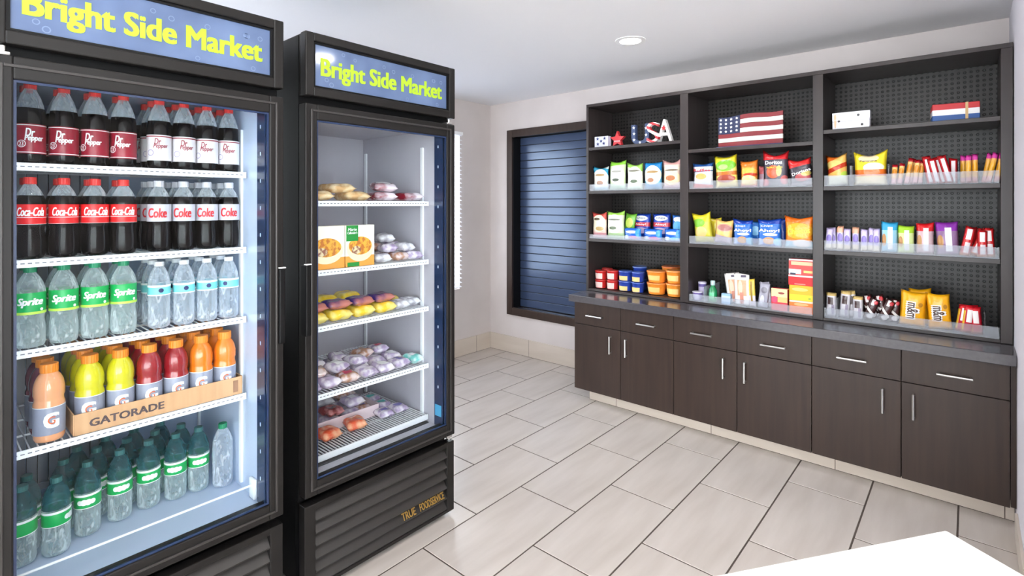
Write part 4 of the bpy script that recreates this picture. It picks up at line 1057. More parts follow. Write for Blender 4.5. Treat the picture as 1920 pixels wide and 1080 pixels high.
    cp('grille_recess', MB().box(gx - .041, gx - .038, y0 + .04, y1 - .04, .03, .32), M_dark, gl)
    nl = 6
    for k in range(nl):
        zk = .036 + k * .0458; vs = []
        for yy in (y0 + .043, y1 - .043):
            vs += [(gx - .002, yy, zk), (gx + .001, yy, zk + .006), (gx - .026, yy, zk + .036), (gx - .030, yy, zk + .033)]
        cp('louver', MB().add(vs, [(0, 1, 2, 3), (7, 6, 5, 4), (0, 4, 5, 1), (1, 5, 6, 2), (2, 6, 7, 3), (3, 7, 4, 0)]), M_louver, gl)
    # maker's badge in gold on the second louver
    for body, yo, wd in (('TRUE', .455, .070), ('FOODSERVICE', .580, .135)):
        me = lettering(body, wd, .027, lambda a, b: (gx + .006 - (b + .02) * .45 + off.x, y0 + yo + a + off.y, .036 + .0458 + .026 + b + off.z), .03)
        link('badge_lettering', me, M_gold, gl)
    # shelves
    for zsf in shelf_z:
        fy0, fy1 = iy0 + .006, iy1 - .006
        wr = MB()
        n = 34
        for k in range(n + 1):
            yy = fy0 + .006 + (fy1 - fy0 - .012) * k / n
            wr.rod((shelf_x - .004, yy, zsf - .0025), (xi + .035, yy, zsf - .0025), .0019, 5)
        for xx in (shelf_x - .15, shelf_x - .3, xi + .04): wr.rod((xx, fy0, zsf - .007), (xx, fy1, zsf - .007), .003, 6)
        for yy in (fy0 + .002, fy1 - .002): wr.rod((shelf_x - .004, yy, zsf - .007), (xi + .035, yy, zsf - .007), .003, 6)
        sh_ = cp('shelf', wr, M_wire)
        cp('price_rail', MB().box(shelf_x - .0035, shelf_x, fy0, fy1, zsf - .020, zsf + .001), M_wire, sh_)
        tk = MB()
        for k in range(40):
            yy = fy0 + .006 + (fy1 - fy0 - .012) * k / 40
            tk.box(shelf_x, shelf_x + .0005, yy, yy + .0085, zsf - .0105, zsf - .0075)
        cp('rail_ticks', tk, mat('rail_grey', (120, 122, 130), .6), sh_)
    return e, (iy0, iy1, xi, zf)

XA, YA0, YA1 = -1.725, .110, .812
XB, YB0, YB1 = -1.750, .900, 1.606
M_liner2 = mat('grey_liner', (184, 181, 191), .4)
ca, (ai0, ai1, axi, azf) = cooler(XA, YA0, YA1, False, 'black glass door cooler full of bottled drinks', (1.508, 1.250, 1.010, .745), -1.885, 0.35, M_liner)
cb, (bi0, bi1, bxi, bzf) = cooler(XB, YB0, YB1, True, 'black glass door cooler stocked with wrapped sandwiches and frozen meals', (1.410, 1.144, .930, .670), -1.865, 0.2, M_liner2)
# rod and sloping sill at the foot of the drinks cooler, wire rack at the foot of the other
ea = Vector(ca.location); eb = Vector(cb.location)
def into(e, name, mb, m, smooth=False):
    off = -Vector(e.location); mb.v = [tuple(Vector(v) + off) for v in mb.v]; return part(name, mb, m, e, smooth)
into(ca, 'retaining_rod', MB().rod((-1.83, ai0 + .012, .447), (-1.83, ai1 - .012, .447), .0035, 8).bbox(-1.85, -1.81, ai1 - .012, ai1 - .001, .402, .47, .004).bbox(-1.85, -1.81, ai0 + .001, ai0 + .012, .402, .47, .004), M_wire, True)
into(cb, 'rack_shade', MB().box(-1.86, bxi + .01, bi0 + .01, bi1 - .01, .4005, .404), mat('rack_shade_grey', (70, 70, 76), .6))  # dark sheet that paints in the shade between the rack wires
wr = MB(); n = 42; xr0, xr1 = -1.875, -2.32
for k in range(n + 1):
    yy = bi0 + .012 + (bi1 - bi0 - .024) * k / n
    wr.rod((xr0, yy, .432), (xr1, yy, .432), .0030, 5)
for xx in (xr0, -2.0, xr1): wr.rod((xx, bi0 + .008, .427), (xx, bi1 - .008, .427), .0045, 6)
for yy in (bi0 + .02, bi1 - .02):
    for xx in (xr0 - .01, xr1 + .01): wr.rod((xx, yy, .4005), (xx, yy, .43), .004, 6)
into(cb, 'floor_rack', wr, M_wire)
into(cb, 'rack_lip', MB().bbox(xr0 + .001, xr0 + .008, bi0 + .006, bi1 - .006, .412, .437, .002), M_wire)
into(cb, 'energy_sticker', MB().box(XB - .072, XB - .030, bi1 - .0052, bi1 - .0044, .445, .495), mat('sticker_blue', (70, 160, 206), .4))

# ------------------------------------------------------------------ bottles
M_cola = mat('cola_liquid', (12, 8, 9), .14, spec=.22)
M_pet = clear_mat('clear_pet', (236, 242, 245), (226, 232, 238), .14, .75, .06, .25)
M_petw = clear_mat('clear_water_bottle', (232, 239, 245), (236, 241, 248), .14, .78, .05, .34)
M_petg = clear_mat('clear_soda_bottle', (228, 239, 239), (230, 240, 242), .14, .78, .05, .30)
M_petd = clear_mat('teal_bottle', (150, 192, 194), (60, 116, 124), .26, .9, .04, .3)
def juice(name, c): return mat(name, c, .14, spec=.6, coat=.35)
M_y, M_r, M_o, M_p, M_pu = juice('juice_yellow', (206, 200, 24)), juice('juice_red', (146, 16, 28)), juice('juice_orange', (226, 120, 18)), juice('juice_peach', (232, 162, 116)), juice('juice_purple', (110, 40, 66))
def cap_mb(r, z0, z1, n=36):
    return MB().lathe([(r * .97, z0), (r, z0 + .001), (r, z1 - .0015), (r * .92, z1), (r * .3, z1)], n, rfun=lambda rr, z, a, i: rr * (1.0 if i % 2 else .965) if z < z1 - .001 else rr)
def label_fn(Rl, zc, ang=0.0, lift=.0007):
    def fn(a, b):
        t = ang + a / Rl
        return ((Rl + lift) * math.cos(t), (Rl + lift) * math.sin(t), zc + b)
    return fn
PROF = {
 'contour': [(.012, .003), (.022, 0), (.029, .003), (.0318, .012), (.0328, .03), (.0325, .055), (.0298, .078), (.0305, .086), (.0328, .092), (.0328, .150), (.0318, .160), (.027, .176), (.0205, .190), (.0145, .199), (.0126, .203), (.0126, .208)],
 'straight': [(.012, .003), (.022, 0), (.029, .003), (.0318, .012), (.0326, .024), (.0328, .108), (.0326, .120), (.0315, .142), (.0285, .160), (.0225, .180), (.0155, .196), (.0126, .202), (.0126, .208)],
 'water': [(.012, .003), (.022, 0), (.028, .004)] + [(.0305 - .0012 * (k % 2), .012 + k * .0085) for k in range(10)] + [(.0305, .100), (.0305, .138), (.0285, .152), (.024, .170), (.0175, .185), (.0125, .193), (.0125, .198)],
 'sport': [(.012, .003), (.024, 0), (.031, .003), (.0345, .012), (.0348, .05), (.0348, .105), (.0325, .112), (.0325, .120), (.0348, .127), (.0345, .148), (.031, .166), (.0255, .178), (.0195, .186), (.0185, .194)],
 'ribbed': [(.012, .003), (.022, 0), (.029, .003), (.0318, .010)] + [(.0326 - .001 * (k % 2), .018 + k * .008) for k in range(8)] + [(.0328, .084), (.0328, .130), (.0318, .136), (.0328, .146), (.031, .160), (.026, .176), (.0185, .192), (.0128, .200), (.0126, .206)],
}
def make_bottle(kind, mats, fill, capm, lab, texts, cap_h=(.203, .222), cap_r=.0142, name='soda_bottle'):
    """one bottle at the origin facing +X; lab = (z0, z1, material)"""
    e = empty(name)
    pr = PROF[kind]
    if len(mats) > 1:
        p2 = [p for p in pr if p[1] < fill]
        nx = next(p for p in pr if p[1] >= fill); pv = p2[-1]; t = (fill - pv[1]) / (nx[1] - pv[1])
        p2 = p2 + [(pv[0] + (nx[0] - pv[0]) * t, fill)] + [p for p in pr if p[1] >= fill]
        mi = [0 if (p2[q][1] + p2[q + 1][1]) / 2 < fill else 1 for q in range(len(p2) - 1)]
        part('bottle_body', MB().lathe(p2, 22, mi), list(mats), e, smooth=True)
    else:
        part('bottle_body', MB().lathe(pr, 22), mats[0], e, smooth=True)
    if capm: part('cap', cap_mb(cap_r, *cap_h), capm, e, smooth=False)
    if lab:
        z0, z1, m = lab; ra = max(p[0] for p in pr) + .0005
        lo = part('label', MB().lathe([(ra - .0003, z0), (ra, z0 + .001), (ra, z1 - .001), (ra - .0003, z1)], 28, close=False), m, e, smooth=True)
        for t in texts:
            if t[0] == 'band':
                _, q0, q1, mm = t
                part('label_band', MB().lathe([(ra + .0004, q0), (ra + .0004, q1)], 28, close=False), mm, lo, smooth=True)
            elif t[0] == 'dot':
                _, ang, zc, rr_, mm = t; n = 14
                fn = label_fn(ra, zc, ang, .0006)
                vs = [fn(0, 0)] + [fn(rr_ * math.cos(2 * math.pi * q / n), rr_ * math.sin(2 * math.pi * q / n)) for q in range(n)]
                me = bpy.data.meshes.new('spot'); me.from_pydata(vs, [], [(0, 1 + q, 1 + (q + 1) % n) for q in range(n)]); link('label_spot', me, mm, lo)
            else:
                body, wd, hh, zc, mm, ang, bold, shear = t
                link('lettering', lettering(body, wd, hh, label_fn(ra, zc, ang, .0009), bold, shear, 3), mm, lo)
    remember(e)
    return e
def lab_mat(n, c): return mat('label_' + n, c, .35)
capred, capwhite, capgreen, caporange, capgrey = mat('cap_red', (222, 52, 48), .4), mat('cap_white', (226, 228, 232), .4), mat('cap_green', (20, 140, 96), .4), mat('cap_orange', (240, 140, 40), .4), mat('cap_silver', (196, 196, 204), .4)
Lm, Lw, Lr, Ls, Lg = lab_mat('maroon', (150, 24, 46)), lab_mat('white', (226, 222, 226)), lab_mat('red', (226, 32, 36)), lab_mat('silver', (196, 196, 206)), lab_mat('green', (16, 168, 84))
Lgw, Lt = lab_mat('grey', (146, 150, 168)), lab_mat('teal', (120, 206, 212))
inkr = RED; inkm = mat('ink_maroon', (150, 30, 50), .4); inkg = mat('ink_orange', (226, 100, 40), .4); inkl = mat('ink_lime', (190, 226, 90), .4)
protos = {}
protos['pepper'] = make_bottle('straight', (M_cola, M_pet), .150, capred, (.026, .106, Lm), [('Dr', .020, .022, .083, WHITE, -.16, .03, .2), ('Pepper', .040, .020, .066, WHITE, .10, .03, .2), ('dot', -.70, .052, .010, WHITE), ('dot', -.70, .052, .0082, Lm), ('band', .1015, .1035, WHITE), ('band', .0285, .0305, WHITE), ('23', .010, .011, .052, WHITE, -.70, .02, 0)])
protos['dpepper'] = make_bottle('straight', (M_cola, M_pet), .150, capred, (.026, .106, Lw), [('Dr', .018, .020, .085, inkm, -.14, .02, .2), ('Pepper', .038, .018, .070, inkm, .10, .02, .2), ('band', .099, .1025, inkm), ('dot', -.75, .050, .010, mat('ink_lilac', (150, 140, 186), .4)), ('dot', -.75, .050, .008, Lw)])
protos['cola'] = make_bottle('contour', (M_cola, M_pet), .172, capred, (.094, .148, Lr), [('Coca-Cola', .060, .024, .128, WHITE, 0, .03, .35), ('band', .1115, .1130, WHITE), ('band', .094, .0948, WHITE)])
protos['dcola'] = make_bottle('contour', (M_cola, M_pet), .172, capgrey, (.094, .148, Ls), [('Coke', .052, .030, .121, inkr, 0, .035, .1)])
protos['sprite'] = make_bottle('contour', (M_petg,), 1, capgreen, (.092, .150, Lg), [('Sprite', .056, .026, .124, WHITE, 0, .045, .3), ('band', .092, .099, inkl), ('dot', .75, .104, .004, WHITE)])
protos['water'] = make_bottle('water', (M_petw,), 1, capwhite, (.103, .135, Lt), [('band', .129, .135, WHITE), ('dot', -.1, .119, .007, NAVY), ('band', .103, .106, WHITE)], cap_h=(.193, .207), cap_r=.0138, name='water_bottle')
def sport(nm, m):
    return make_bottle('sport', (m,), 1, caporange, (.022, .098, Lgw), [('G', .034, .042, .062, WHITE, 0, .07, 0), ('G', .016, .020, .062, inkg, 0, .01, 0), ('band', .096, .098, WHITE)], cap_h=(.188, .212), cap_r=.0205, name='sports_drink_bottle')
for nm, m in (('gy', M_y), ('gr', M_r), ('go', M_o), ('gp', M_p), ('gpu', M_pu)): protos[nm] = sport(nm, m)
protos['green'] = make_bottle('ribbed', (M_petg, M_petd), .132, None, (.086, .128, Lg), [('band', .1215, .128, WHITE), ('band', .086, .088, WHITE), ('dot', -.45, .105, .0075, WHITE), ('dot', -.15, .105, .009, WHITE), ('dot', .18, .105, .009, WHITE), ('dot', .48, .105, .0075, WHITE)])
protos['green_cap'] = mat('cap_teal', (52, 104, 104), .3)
cg = part('cap', cap_mb(.0138, .201, .216), protos['green_cap'], protos['green']); remember(protos['green'])
protos['clear'] = make_bottle('ribbed', (M_petw,), 1, capgreen, None, [], cap_h=(.201, .218))
used = set()
def put(kind, x, y, z, rz, label, group, cat='bottle'):
    src = protos[kind]
    if kind not in used: o = src; used.add(kind)
    else: o = copy_tree(src)
    o.location = (x, y, z); o.rotation_euler = (0, 0, R(rz))
    tag(o, label, cat, group); return o
def face(x, y, extra=0): return math.degrees(math.atan2(-y, -x)) + extra
ORD = ('first', 'second', 'third', 'fourth', 'fifth', 'sixth', 'seventh', 'eighth', 'ninth', 'tenth')
def row(kind, ys, z, what, nb, group, depth=2, x=-1.928, dx=.0715, jit=14, rev=False):
    for d in range(depth):
        for k, y in enumerate(ys):
            xx = x - d * dx + random.uniform(-.002, .002)
            nth = ORD[len(ys) - 1 - k] if rev else ORD[k]
            lab = ('%s in the front row, %s from the %s' if d == 0 else '%s right behind the %s front one from the %s' if d == 1 else '%s two behind the %s front one from the %s') % (what, nth, nb)
            put(kind, xx, y, z + .0005, face(xx, y, random.uniform(-jit, jit)), lab, group)
SHA = (1.508, 1.250, 1.010, .745)
P0 = [.207, .278, .3475, .416]; P1 = [.509, .5775, .646, .7145]
row('pepper', P0, SHA[0], 'maroon-label dark soda bottle', 'white-label bottles', 'maroon labelled soda bottles', rev=True)
row('dpepper', P1, SHA[0], 'white-label dark soda bottle', 'maroon-label bottles', 'white labelled soda bottles', depth=3)
row('cola', P0, SHA[1], 'red-label cola bottle', 'silver-label bottles', 'red labelled cola bottles', jit=8, rev=True)
row('dcola', P1, SHA[1], 'silver-label cola bottle', 'red-label bottles', 'silver labelled cola bottles', depth=3, jit=8)
row('sprite', P0, SHA[2], 'green-label clear soda bottle', 'water bottles', 'green labelled clear soda bottles', jit=8, rev=True)
row('water', P1, SHA[2], 'teal-label water bottle', 'green-label bottles', 'water bottles', depth=3, jit=25)
# sports drinks, most of them in a low cardboard tray
zt_ = SHA[3]
LAB = {'gy': 'yellow', 'gr': 'red', 'go': 'orange'}
cols = [('gy', .337), ('gy', .4105), ('gr', .484), ('gr', .5575), ('go', .631), ('go', .7045)]
for d in range(4):
    for k, (kd, y) in enumerate(cols):
        xx = -1.9365 - d * .0722
        lb = '%s sports drink in the tray, %s row, column next to the %s' % (LAB[kd], ('front', 'second', 'third', 'rear')[d], ('peach bottle', 'red ones', 'yellow ones', 'orange ones', 'red ones', 'cooler wall')[k])
        put(kd, xx, y, zt_ + .0035, face(xx, y, random.uniform(-8, 14)), lb, '%s sports drinks' % LAB[kd])
for d in range(3):
    xx = -1.925 - d * .075
    put('gp' if d == 0 else 'gpu', xx, .246, zt_ + .0008, face(xx, .246, 8), 'peach sports drink bottle standing beside the cardboard tray' if d == 0 else 'purple sports drink bottle behind the peach one', 'loose sports drinks')
M_card = mat('cardboard', (206, 164, 124), .8, noise=((4, 60, 4), (194, 150, 110), 3, .3, .7))
ty0, ty1, tx0, tx1 = .296, .7445, -1.8965, -2.192
tr = tag(empty('drinks_tray', ((tx0 + tx1) / 2, (ty0 + ty1) / 2, zt_ + .0005)), 'low brown cardboard tray holding the sports drinks', 'tray')
def trp(name, mb, m):
    off = -Vector(tr.location); mb.v = [tuple(Vector(v) + off) for v in mb.v]; return part(name, mb, m, tr)
trp('tray_floor', MB().box(tx0, tx1, ty0, ty1, zt_ + .0008, zt_ + .003), M_card)
tf = trp('front_wall', MB().box(tx0, tx0 + .003, ty0, ty1, zt_ + .0008, zt_ + .060), M_card)
trp('side_wall', MB().box(tx1, tx0, ty0 - .003, ty0, zt_ + .0008, zt_ + .060), M_card)
trp('side_wall', MB().box(tx1, tx0, ty1, ty1 + .003, zt_ + .0008, zt_ + .060), M_card)
trp('rear_wall', MB().box(tx1 - .003, tx1, ty0, ty1, zt_ + .0008, zt_ + .060), M_card)
o_ = -Vector(tr.location)
link('lettering', lettering('GATORADE', .185, .023, lambda a, b: (tx0 + .0037 + o_.x, ty0 + .125 + a + o_.y, zt_ + .028 + b + o_.z), .05), mat('ink_cardbrown', (84, 70, 74), .7), tf)
trp('print_mark', MB().box(tx0 + .003, tx0 + .0036, ty1 - .028, ty1 - .012, zt_ + .010, zt_ + .050), mat('ink_cardmark', (150, 110, 84), .7))
# clear green bottles on the cooler floor
G1 = [(-1.975, .268), (-2.022, .347), (-2.04, .431), (-2.05, .511), (-2.042, .587), (-2.04, .657)]
for k, (x, y) in enumerate(G1):
    put('green', x, y, azf + .0008, face(x, y, 70 if k == 0 else random.uniform(-10, 10)), 'teal bottle with green label on the cooler floor, %s from the unlabelled clear bottle' % ORD[5 - k] if k else 'clear teal bottle with its green label turned aside, front row on the cooler floor', 'green labelled bottles on the cooler floor')
for k, (x, y) in enumerate([(-1.985, .196), (-2.05, .213), (-2.095, .300), (-2.115, .385), (-2.125, .468), (-2.122, .548), (-2.115, .625), (-2.17, .345), (-2.195, .425), (-2.2, .505), (-2.198, .583)]):
    put('green', x, y, azf + .0008, random.uniform(-180, 180), 'clear teal bottle with green label, behind the front row on the cooler floor', 'green labelled bottles on the cooler floor')
put('clear', -2.005, .7235, azf + .0008, 0, 'clear unlabelled bottle with a green cap by the cooler side wall', None)

# ------------------------------------------------------------------ food in the second cooler
def flat_pack(x, y, z, W, L, T, material, label, group, rz=0, tiltx=0, tilty=0, name='wrapped_sandwich', cat='wrapped food', crease=.004, seed=None, patch=None):
    """pillow pack lying down: its front face looks up; L runs along X of the cooler"""
    seed = random.randint(0, 9999) if seed is None else seed
    me, f, wob = bag_mesh(W, L, T, .02, crease, seed, 12, 14, 0, True)
    for v in me.vertices: v.co.z -= L / 2
    for v in me.vertices: v.co = (v.co.x, v.co.z, -v.co.y)
    mz = min(v.co.z for v in me.vertices)
    for v in me.vertices: v.co.z -= mz
    me.update()
    o = link(name, me, material, None, (x, y, z), (R(tiltx), R(tilty), R(rz)))
    tag(o, label, cat, group)
    if patch:
        pw, pl, pm = patch; vs = []; n = 6
        for j in range(n + 1):
            for i in range(n + 1):
                u, v = .5 + pw * (i / n - .5), .5 + pl * (j / n - .5)
                hw, t = f(u, v)
                vs.append(((2 * u - 1) * hw, L * (v - .5), t - wob(u, v) * .5 - mz + .0012))
        fs = [(j * (n + 1) + i, j * (n + 1) + i + 1, (j + 1) * (n + 1) + i + 1, (j + 1) * (n + 1) + i) for j in range(n) for i in range(n)]
        mm = bpy.data.meshes.new('sticker'); mm.from_pydata(vs, [], fs); mm.polygons.foreach_set('use_smooth', [True] * len(fs)); mm.update()
        link('sticker', mm, pm, o)
    return o
def wrap_mat(n, c1, c2, scale=30, rough=.12):
    return mat('wrap_' + n, c1, rough, coat=.6, noise=((scale, scale, scale), c2, 3, .42, .6))
W_tan = wrap_mat('tan', (214, 170, 116), (240, 214, 170), 28); W_red = wrap_mat('red', (140, 26, 44), (228, 214, 224), 12)
W_white = wrap_mat('white', (226, 218, 228), (170, 150, 186), 34); W_lil = wrap_mat('lilac', (196, 178, 210), (240, 232, 240), 30)
W_brn = wrap_mat('brown', (190, 140, 112), (226, 206, 206), 34); W_yel = wrap_mat('yellow', (244, 206, 40), (246, 228, 130), 20)
W_pur = wrap_mat('purple', (60, 42, 112), (196, 120, 110), 10); W_teal = wrap_mat('teal', (120, 206, 200), (226, 240, 240), 18)
W_org = wrap_mat('orange', (226, 84, 44), (240, 170, 130), 24); W_dred = wrap_mat('darkred', (120, 36, 40), (190, 120, 120), 26); W_grey = wrap_mat('grey', (190, 186, 196), (236, 236, 240), 30)
st_white = mat('sticker_white', (240, 238, 242), .4); st_red = mat('sticker_red', (190, 60, 90), .4); st_teal = mat('sticker_teal', (60, 170, 166), .4)
st_blue = mat('sticker_lilac', (120, 110, 180), .4)
SHB = (1.410, 1.144, .930, .670)
sx = -1.865
# shelf 1: bread packs and red packs
for k, (y, dx, zz, rz) in enumerate(((1.035, .075, 0, 84), (1.10, .235, .0, 96), (1.205, .085, 0, 88), (1.13, .08, .030, 92))):
    flat_pack(sx - dx, y, SHB[0] + .001 + zz, .105, .145, .038, W_tan, 'tan bread pack %s' % ('resting on top of two others' if k == 3 else 'lying on the top shelf of the food cooler'), 'tan bread packs', rz)
for k, (y, dx, zz, rz, tl) in enumerate(((1.345, .075, 0, 80, 0), (1.41, .215, .0, 100, 0), (1.365, .09, .043, 70, 6), (1.485, .075, 0, 95, 0))):
    flat_pack(sx - dx, y, SHB[0] + .001 + zz, .10, .13, .036, W_red, 'red and white wrapped pack %s' % ('lying across the red packs below it' if k == 2 else 'lying on the top shelf of the food cooler'), 'red and white packs', rz, tl, patch=(.5, .5, st_white) if k == 2 else None)
# shelf 2: two meal cartons and a heap of wrapped sandwiches
def meal(y0, y1, lb, green):
    x0_ = sx - .012; T = .04; H = .168
    o = part('meal_carton', MB().bbox(-T, 0, 0, y1 - y0, 0, H, .0015), print_food(green), None, loc=(x0_, y0, SHB[1] + .001))
    tag(o, lb, 'carton', 'frozen meal cartons'); W = y1 - y0
    def disc(name, cy, cz, ry, rz_, m, lift):
        n = 24; vs = [(lift, cy * W, cz * H)] + [(lift, cy * W + ry * W * math.cos(2 * math.pi * q / n), cz * H + rz_ * H * math.sin(2 * math.pi * q / n)) for q in range(n)]
        me = bpy.data.meshes.new(name); me.from_pydata(vs, [], [(0, 1 + q, 1 + (q + 1) % n) for q in range(n)]); link(name, me, m, o)
    disc('bowl_print', .5, .42, .46, .30, mat('print_bowl', (244, 226, 190), .45), .0006)
    disc('food_print', .5, .50, .40, .22, mat('print_food', (232, 172, 60), .45, noise=((60, 60, 60), (190, 110, 40), 3, .45, .6)), .0010)
    disc('food_detail', .36, .40, .16, .10, mat('print_meat', (150, 96, 80), .45, noise=((80, 80, 80), (230, 210, 170), 3, .45, .6)), .0014)
    if green:
        part('logo_panel', MB().box(.0003, .0012, W * .02, W * .42, H * .62, H * .995), mat('print_green', (30, 140, 56), .45), o)
        part('logo_strip', MB().box(.0003, .0012, W * .06, W * .46, H * .01, H * .11), mat('print_green', (30, 140, 56), .45), o)
        link('lettering', lettering('Marie', W * .30, H * .07, lambda a, b: (.0016, W * .22 + a, H * .90 + b), .03, .2), WHITE, o)
        link('lettering', lettering("Callender's", W * .34, H * .06, lambda a, b: (.0016, W * .22 + a, H * .82 + b), .03, .2), WHITE, o)
def print_food(g):
    m = bpy.data.materials.new('meal_print'); m.use_nodes = True; nt = m.node_tree; b = nt.nodes['Principled BSDF']; b.inputs['Roughness'].default_value = .4
    tc = nt.nodes.new('ShaderNodeTexCoord'); sp = nt.nodes.new('ShaderNodeSeparateXYZ'); cr = nt.nodes.new('ShaderNodeValToRGB')
    cr.color_ramp.interpolation = 'CONSTANT'
    cr.color_ramp.elements[0].color = C4((232, 160, 70)); cr.color_ramp.elements[1].position = .26; cr.color_ramp.elements[1].color = C4((244, 238, 222))
    nt.links.new(tc.outputs['Generated'], sp.inputs[0]); nt.links.new(sp.outputs[2], cr.inputs[0]); nt.links.new(cr.outputs[0], b.inputs['Base Color'])
    return m
meal(.975, 1.130, 'cream meal carton with a pasta picture half hidden by the door frame', False)
meal(1.134, 1.268, 'cream meal carton with a green logo and a pasta picture', True)
CNAME = {'wrap_white': 'white', 'wrap_lilac': 'lilac', 'wrap_brown': 'brownish', 'wrap_grey': 'grey'}
def heap(spots, zb, mats_, label, group, W=.09, L=.12, T=.036, patches=(None,)):
    for k, (y, dx, zz, rz) in enumerate(spots):
        m = mats_[k % len(mats_)]
        lab = (label[1] if zz > .01 and len(label) > 1 else label[0]) % CNAME[m.name]
        flat_pack(sx - dx, y, zb + .0012 + zz, W * random.uniform(.92, 1.05), L * random.uniform(.92, 1.05), T, m, lab, group, rz, random.uniform(-4, 4) if zz > .01 else 0, random.uniform(-4, 4) if zz > .01 else 0, patch=patches[k % len(patches)])
heap([(1.335, .07, 0, 80), (1.43, .07, 0, 96), (1.500, .065, 0, 84), (1.36, .175, 0, 92), (1.46, .18, 0, 85), (1.385, .085, .038, 75), (1.475, .09, .038, 100), (1.38, .19, .038, 88), (1.475, .19, .038, 94), (1.41, .15, .080, 80)],
     SHB[1], [W_grey, W_brn, W_white], ('%s wrapped sandwich lying on the shelf beside the meal cartons', '%s wrapped sandwich lying on top of others beside the meal cartons'), 'wrapped sandwiches beside the meal cartons', .075, .095, .036, (None, st_white and (.4, .4, st_white), None))
# shelf 3: yellow packs with purple packs on top
for k in range(4):
    flat_pack(sx - .065, 1.015 + k * .108, SHB[2] + .001, .1, .105, .042, W_yel, 'yellow snack pack in the front row, %s from the pale wrapped packs' % ORD[3 - k], 'yellow snack packs', 90, patch=(.35, .45, st_white))
    flat_pack(sx - .075, 1.02 + k * .106, SHB[2] + .044, .1, .10, .034, W_pur, 'purple snack pack on the yellow packs, %s from the pale wrapped packs' % ORD[3 - k], 'purple snack packs', 90 + random.uniform(-5, 5))
for k in range(3):
    flat_pack(sx - .18, 1.02 + k * .11, SHB[2] + .001, .1, .11, .085, W_yel, 'yellow snack pack behind the purple packs, %s from the cooler side wall' % ORD[2 - k], 'yellow snack packs', 90)
for k, (y, dx) in enumerate(((1.432, .07), (1.507, .09), (1.47, .20))):
    flat_pack(sx - dx, y, SHB[2] + .001, .07, .10, .034, W_grey if k < 2 else W_yel, 'pale clear wrapped pack at the end of the third shelf' if k < 2 else 'yellow pack behind the pale wrapped packs', 'packs at the end of the third shelf', 84 + 8 * k, patch=(.4, .4, st_white))
# shelf 4: heap of wrapped sandwiches
s4 = [(1.0, .06, 0, 85), (1.085, .06, 0, 95), (1.17, .06, 0, 80), (1.255, .06, 0, 98), (1.34, .06, 0, 88), (1.425, .06, 0, 92), (1.01, .165, 0, 95), (1.10, .165, 0, 85), (1.19, .165, 0, 92), (1.28, .165, 0, 88), (1.37, .165, 0, 95), (1.46, .165, 0, 84),
      (1.03, .27, 0, 92), (1.13, .27, 0, 86), (1.23, .27, 0, 93), (1.33, .27, 0, 88), (1.43, .27, 0, 91), (1.055, .10, .036, 70), (1.15, .11, .036, 110), (1.10, .2, .036, 85), (1.25, .13, .036, 95), (1.22, .22, .036, 80), (1.33, .2, .036, 100), (1.42, .21, .036, 82)]
heap(s4, SHB[3], [W_white, W_lil, W_brn, W_white, W_lil], ('%s wrapped sandwich lying on the fourth shelf of the food cooler', '%s wrapped sandwich heaped on others on the fourth shelf'), 'wrapped sandwiches on the fourth shelf', .078, .096, .036, ((.5, .4, st_white), None, (.4, .35, st_red), None, (.5, .5, st_white), (.3, .5, st_blue), None))
flat_pack(sx - .065, 1.507, SHB[3] + .001, .060, .10, .036, W_teal, 'teal wrapped pack at the end of the fourth shelf', None, 96, patch=(.5, .3, st_white))
# floor rack: shallow carton tray and packs
zr = .4355
tb = tag(empty('carton_tray', (-2.17, 1.20, zr)), 'shallow pink and white carton tray on the floor rack', 'tray')
def tbp(name, mb, m):
    off = -Vector(tb.location); mb.v = [tuple(Vector(v) + off) for v in mb.v]; return part(name, mb, m, tb)
M_tray = mat('carton_pink', (226, 206, 212), .6)
tbp('tray_floor', MB().box(-2.30, -2.04, 1.02, 1.40, zr, zr + .002), M_tray)
for q in ((-2.302, -2.30, 1.02, 1.40), (-2.04, -2.038, 1.02, 1.40), (-2.30, -2.04, 1.018, 1.02), (-2.30, -2.04, 1.40, 1.402)): tbp('tray_wall', MB().box(*q, zr, zr + .05), M_tray)
lb5 = '%s wrapped sandwich lying in the shallow carton tray'
for k, (x, y) in enumerate(((-2.24, 1.08), (-2.24, 1.18), (-2.24, 1.28), (-2.235, 1.355), (-2.12, 1.09), (-2.12, 1.19), (-2.12, 1.29), (-2.12, 1.36))):
    flat_pack(x, y, zr + .003, .085 if k not in (3, 7) else .06, .10, .036, [W_grey, W_lil, W_white, W_brn][k % 4], lb5 % CNAME[[W_grey, W_lil, W_white, W_brn][k % 4].name], 'sandwiches in the carton tray', 90, patch=(.4, .4, st_blue) if k % 2 else None)
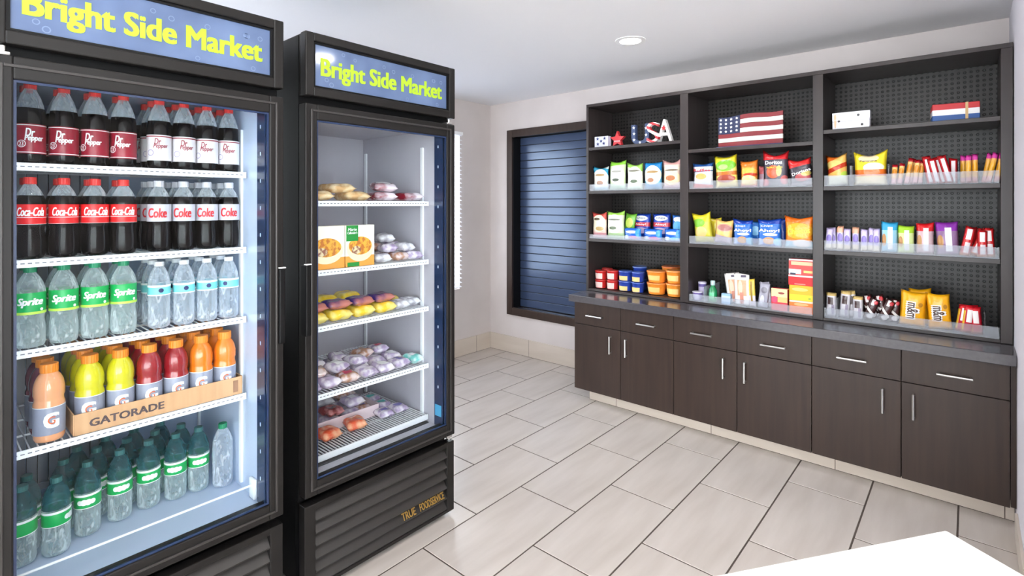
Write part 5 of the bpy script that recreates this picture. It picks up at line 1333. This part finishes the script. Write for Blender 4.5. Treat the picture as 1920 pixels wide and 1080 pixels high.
for k, (x, y, m) in enumerate(((-2.235, 1.12, W_white), (-2.235, 1.23, W_grey), (-2.13, 1.32, W_lil), (-2.235, 1.335, W_brn), (-2.13, 1.075, W_grey))):
    flat_pack(x, y, zr + .043, .085, .10, .036, m, '%s wrapped sandwich on top of the others in the carton tray' % CNAME[m.name], 'sandwiches in the carton tray', 90 + 9 * (k - 2), patch=(.4, .4, st_white) if k % 2 == 0 else (.4, .3, st_red))
for (x, y, m, lb, rz) in ((-2.0, 1.02, W_lil, 'lilac wrapped sandwich in front of the carton tray', 80), (-1.985, 1.115, W_org, 'orange wrapped pack in front of the carton tray beside the lilac one', 95), (-1.99, 1.245, W_org, 'bright orange wrapped pack in front of the carton tray beside the dark red one', 75),
                          (-2.09, 1.19, W_dred, 'dark red wrapped pack leaning on the carton tray', 100)):
    if m is W_dred: flat_pack(x, y, zr + .046, .080, .095, .036, m, lb, None, rz, 0, 4)
    else: flat_pack(x, y, zr + .001, .085, .10, .04, m, lb, None, rz, patch=(.4, .4, st_white) if m is W_lil else None)
for k, (x, y) in enumerate(((-2.0, 1.40), (-2.09, 1.45), (-2.0, 1.475), (-2.19, 1.455))):
    flat_pack(x, y, zr + .001, .07, .09, .03, W_white, 'white wrapped pack between the carton tray and the cooler side wall', 'white packs on the floor rack', 85 + 5 * k, patch=(.5, .3, st_teal if k % 2 else st_blue))

# ================================================================== WHITE TABLE
zt2 = .75
ang = math.atan2(-.822, -.570)
tb2 = tag(empty('white_table', (-.037, 1.355, 0)), 'white topped table standing in the foreground', 'table')
tb2.rotation_euler = (0, 0, ang)
LU, LV, TH = 1.25, .75, .035
part('tabletop', MB().bbox(0, LU, 0, LV, zt2 - TH, zt2, .004), M_table, tb2)
for a in (.05, LU - .05):
    for b in (.05, LV - .05): part('leg', MB().bbox(a - .025, a + .025, b - .025, b + .025, 0, zt2 - TH, .003), M_table, tb2)
part('apron', MB().box(.05, LU - .05, .04, .06, zt2 - TH - .07, zt2 - TH).box(.05, LU - .05, LV - .06, LV - .04, zt2 - TH - .07, zt2 - TH).box(.04, .06, .05, LV - .05, zt2 - TH - .07, zt2 - TH).box(LU - .06, LU - .04, .05, LV - .05, zt2 - TH - .07, zt2 - TH), M_table, tb2)
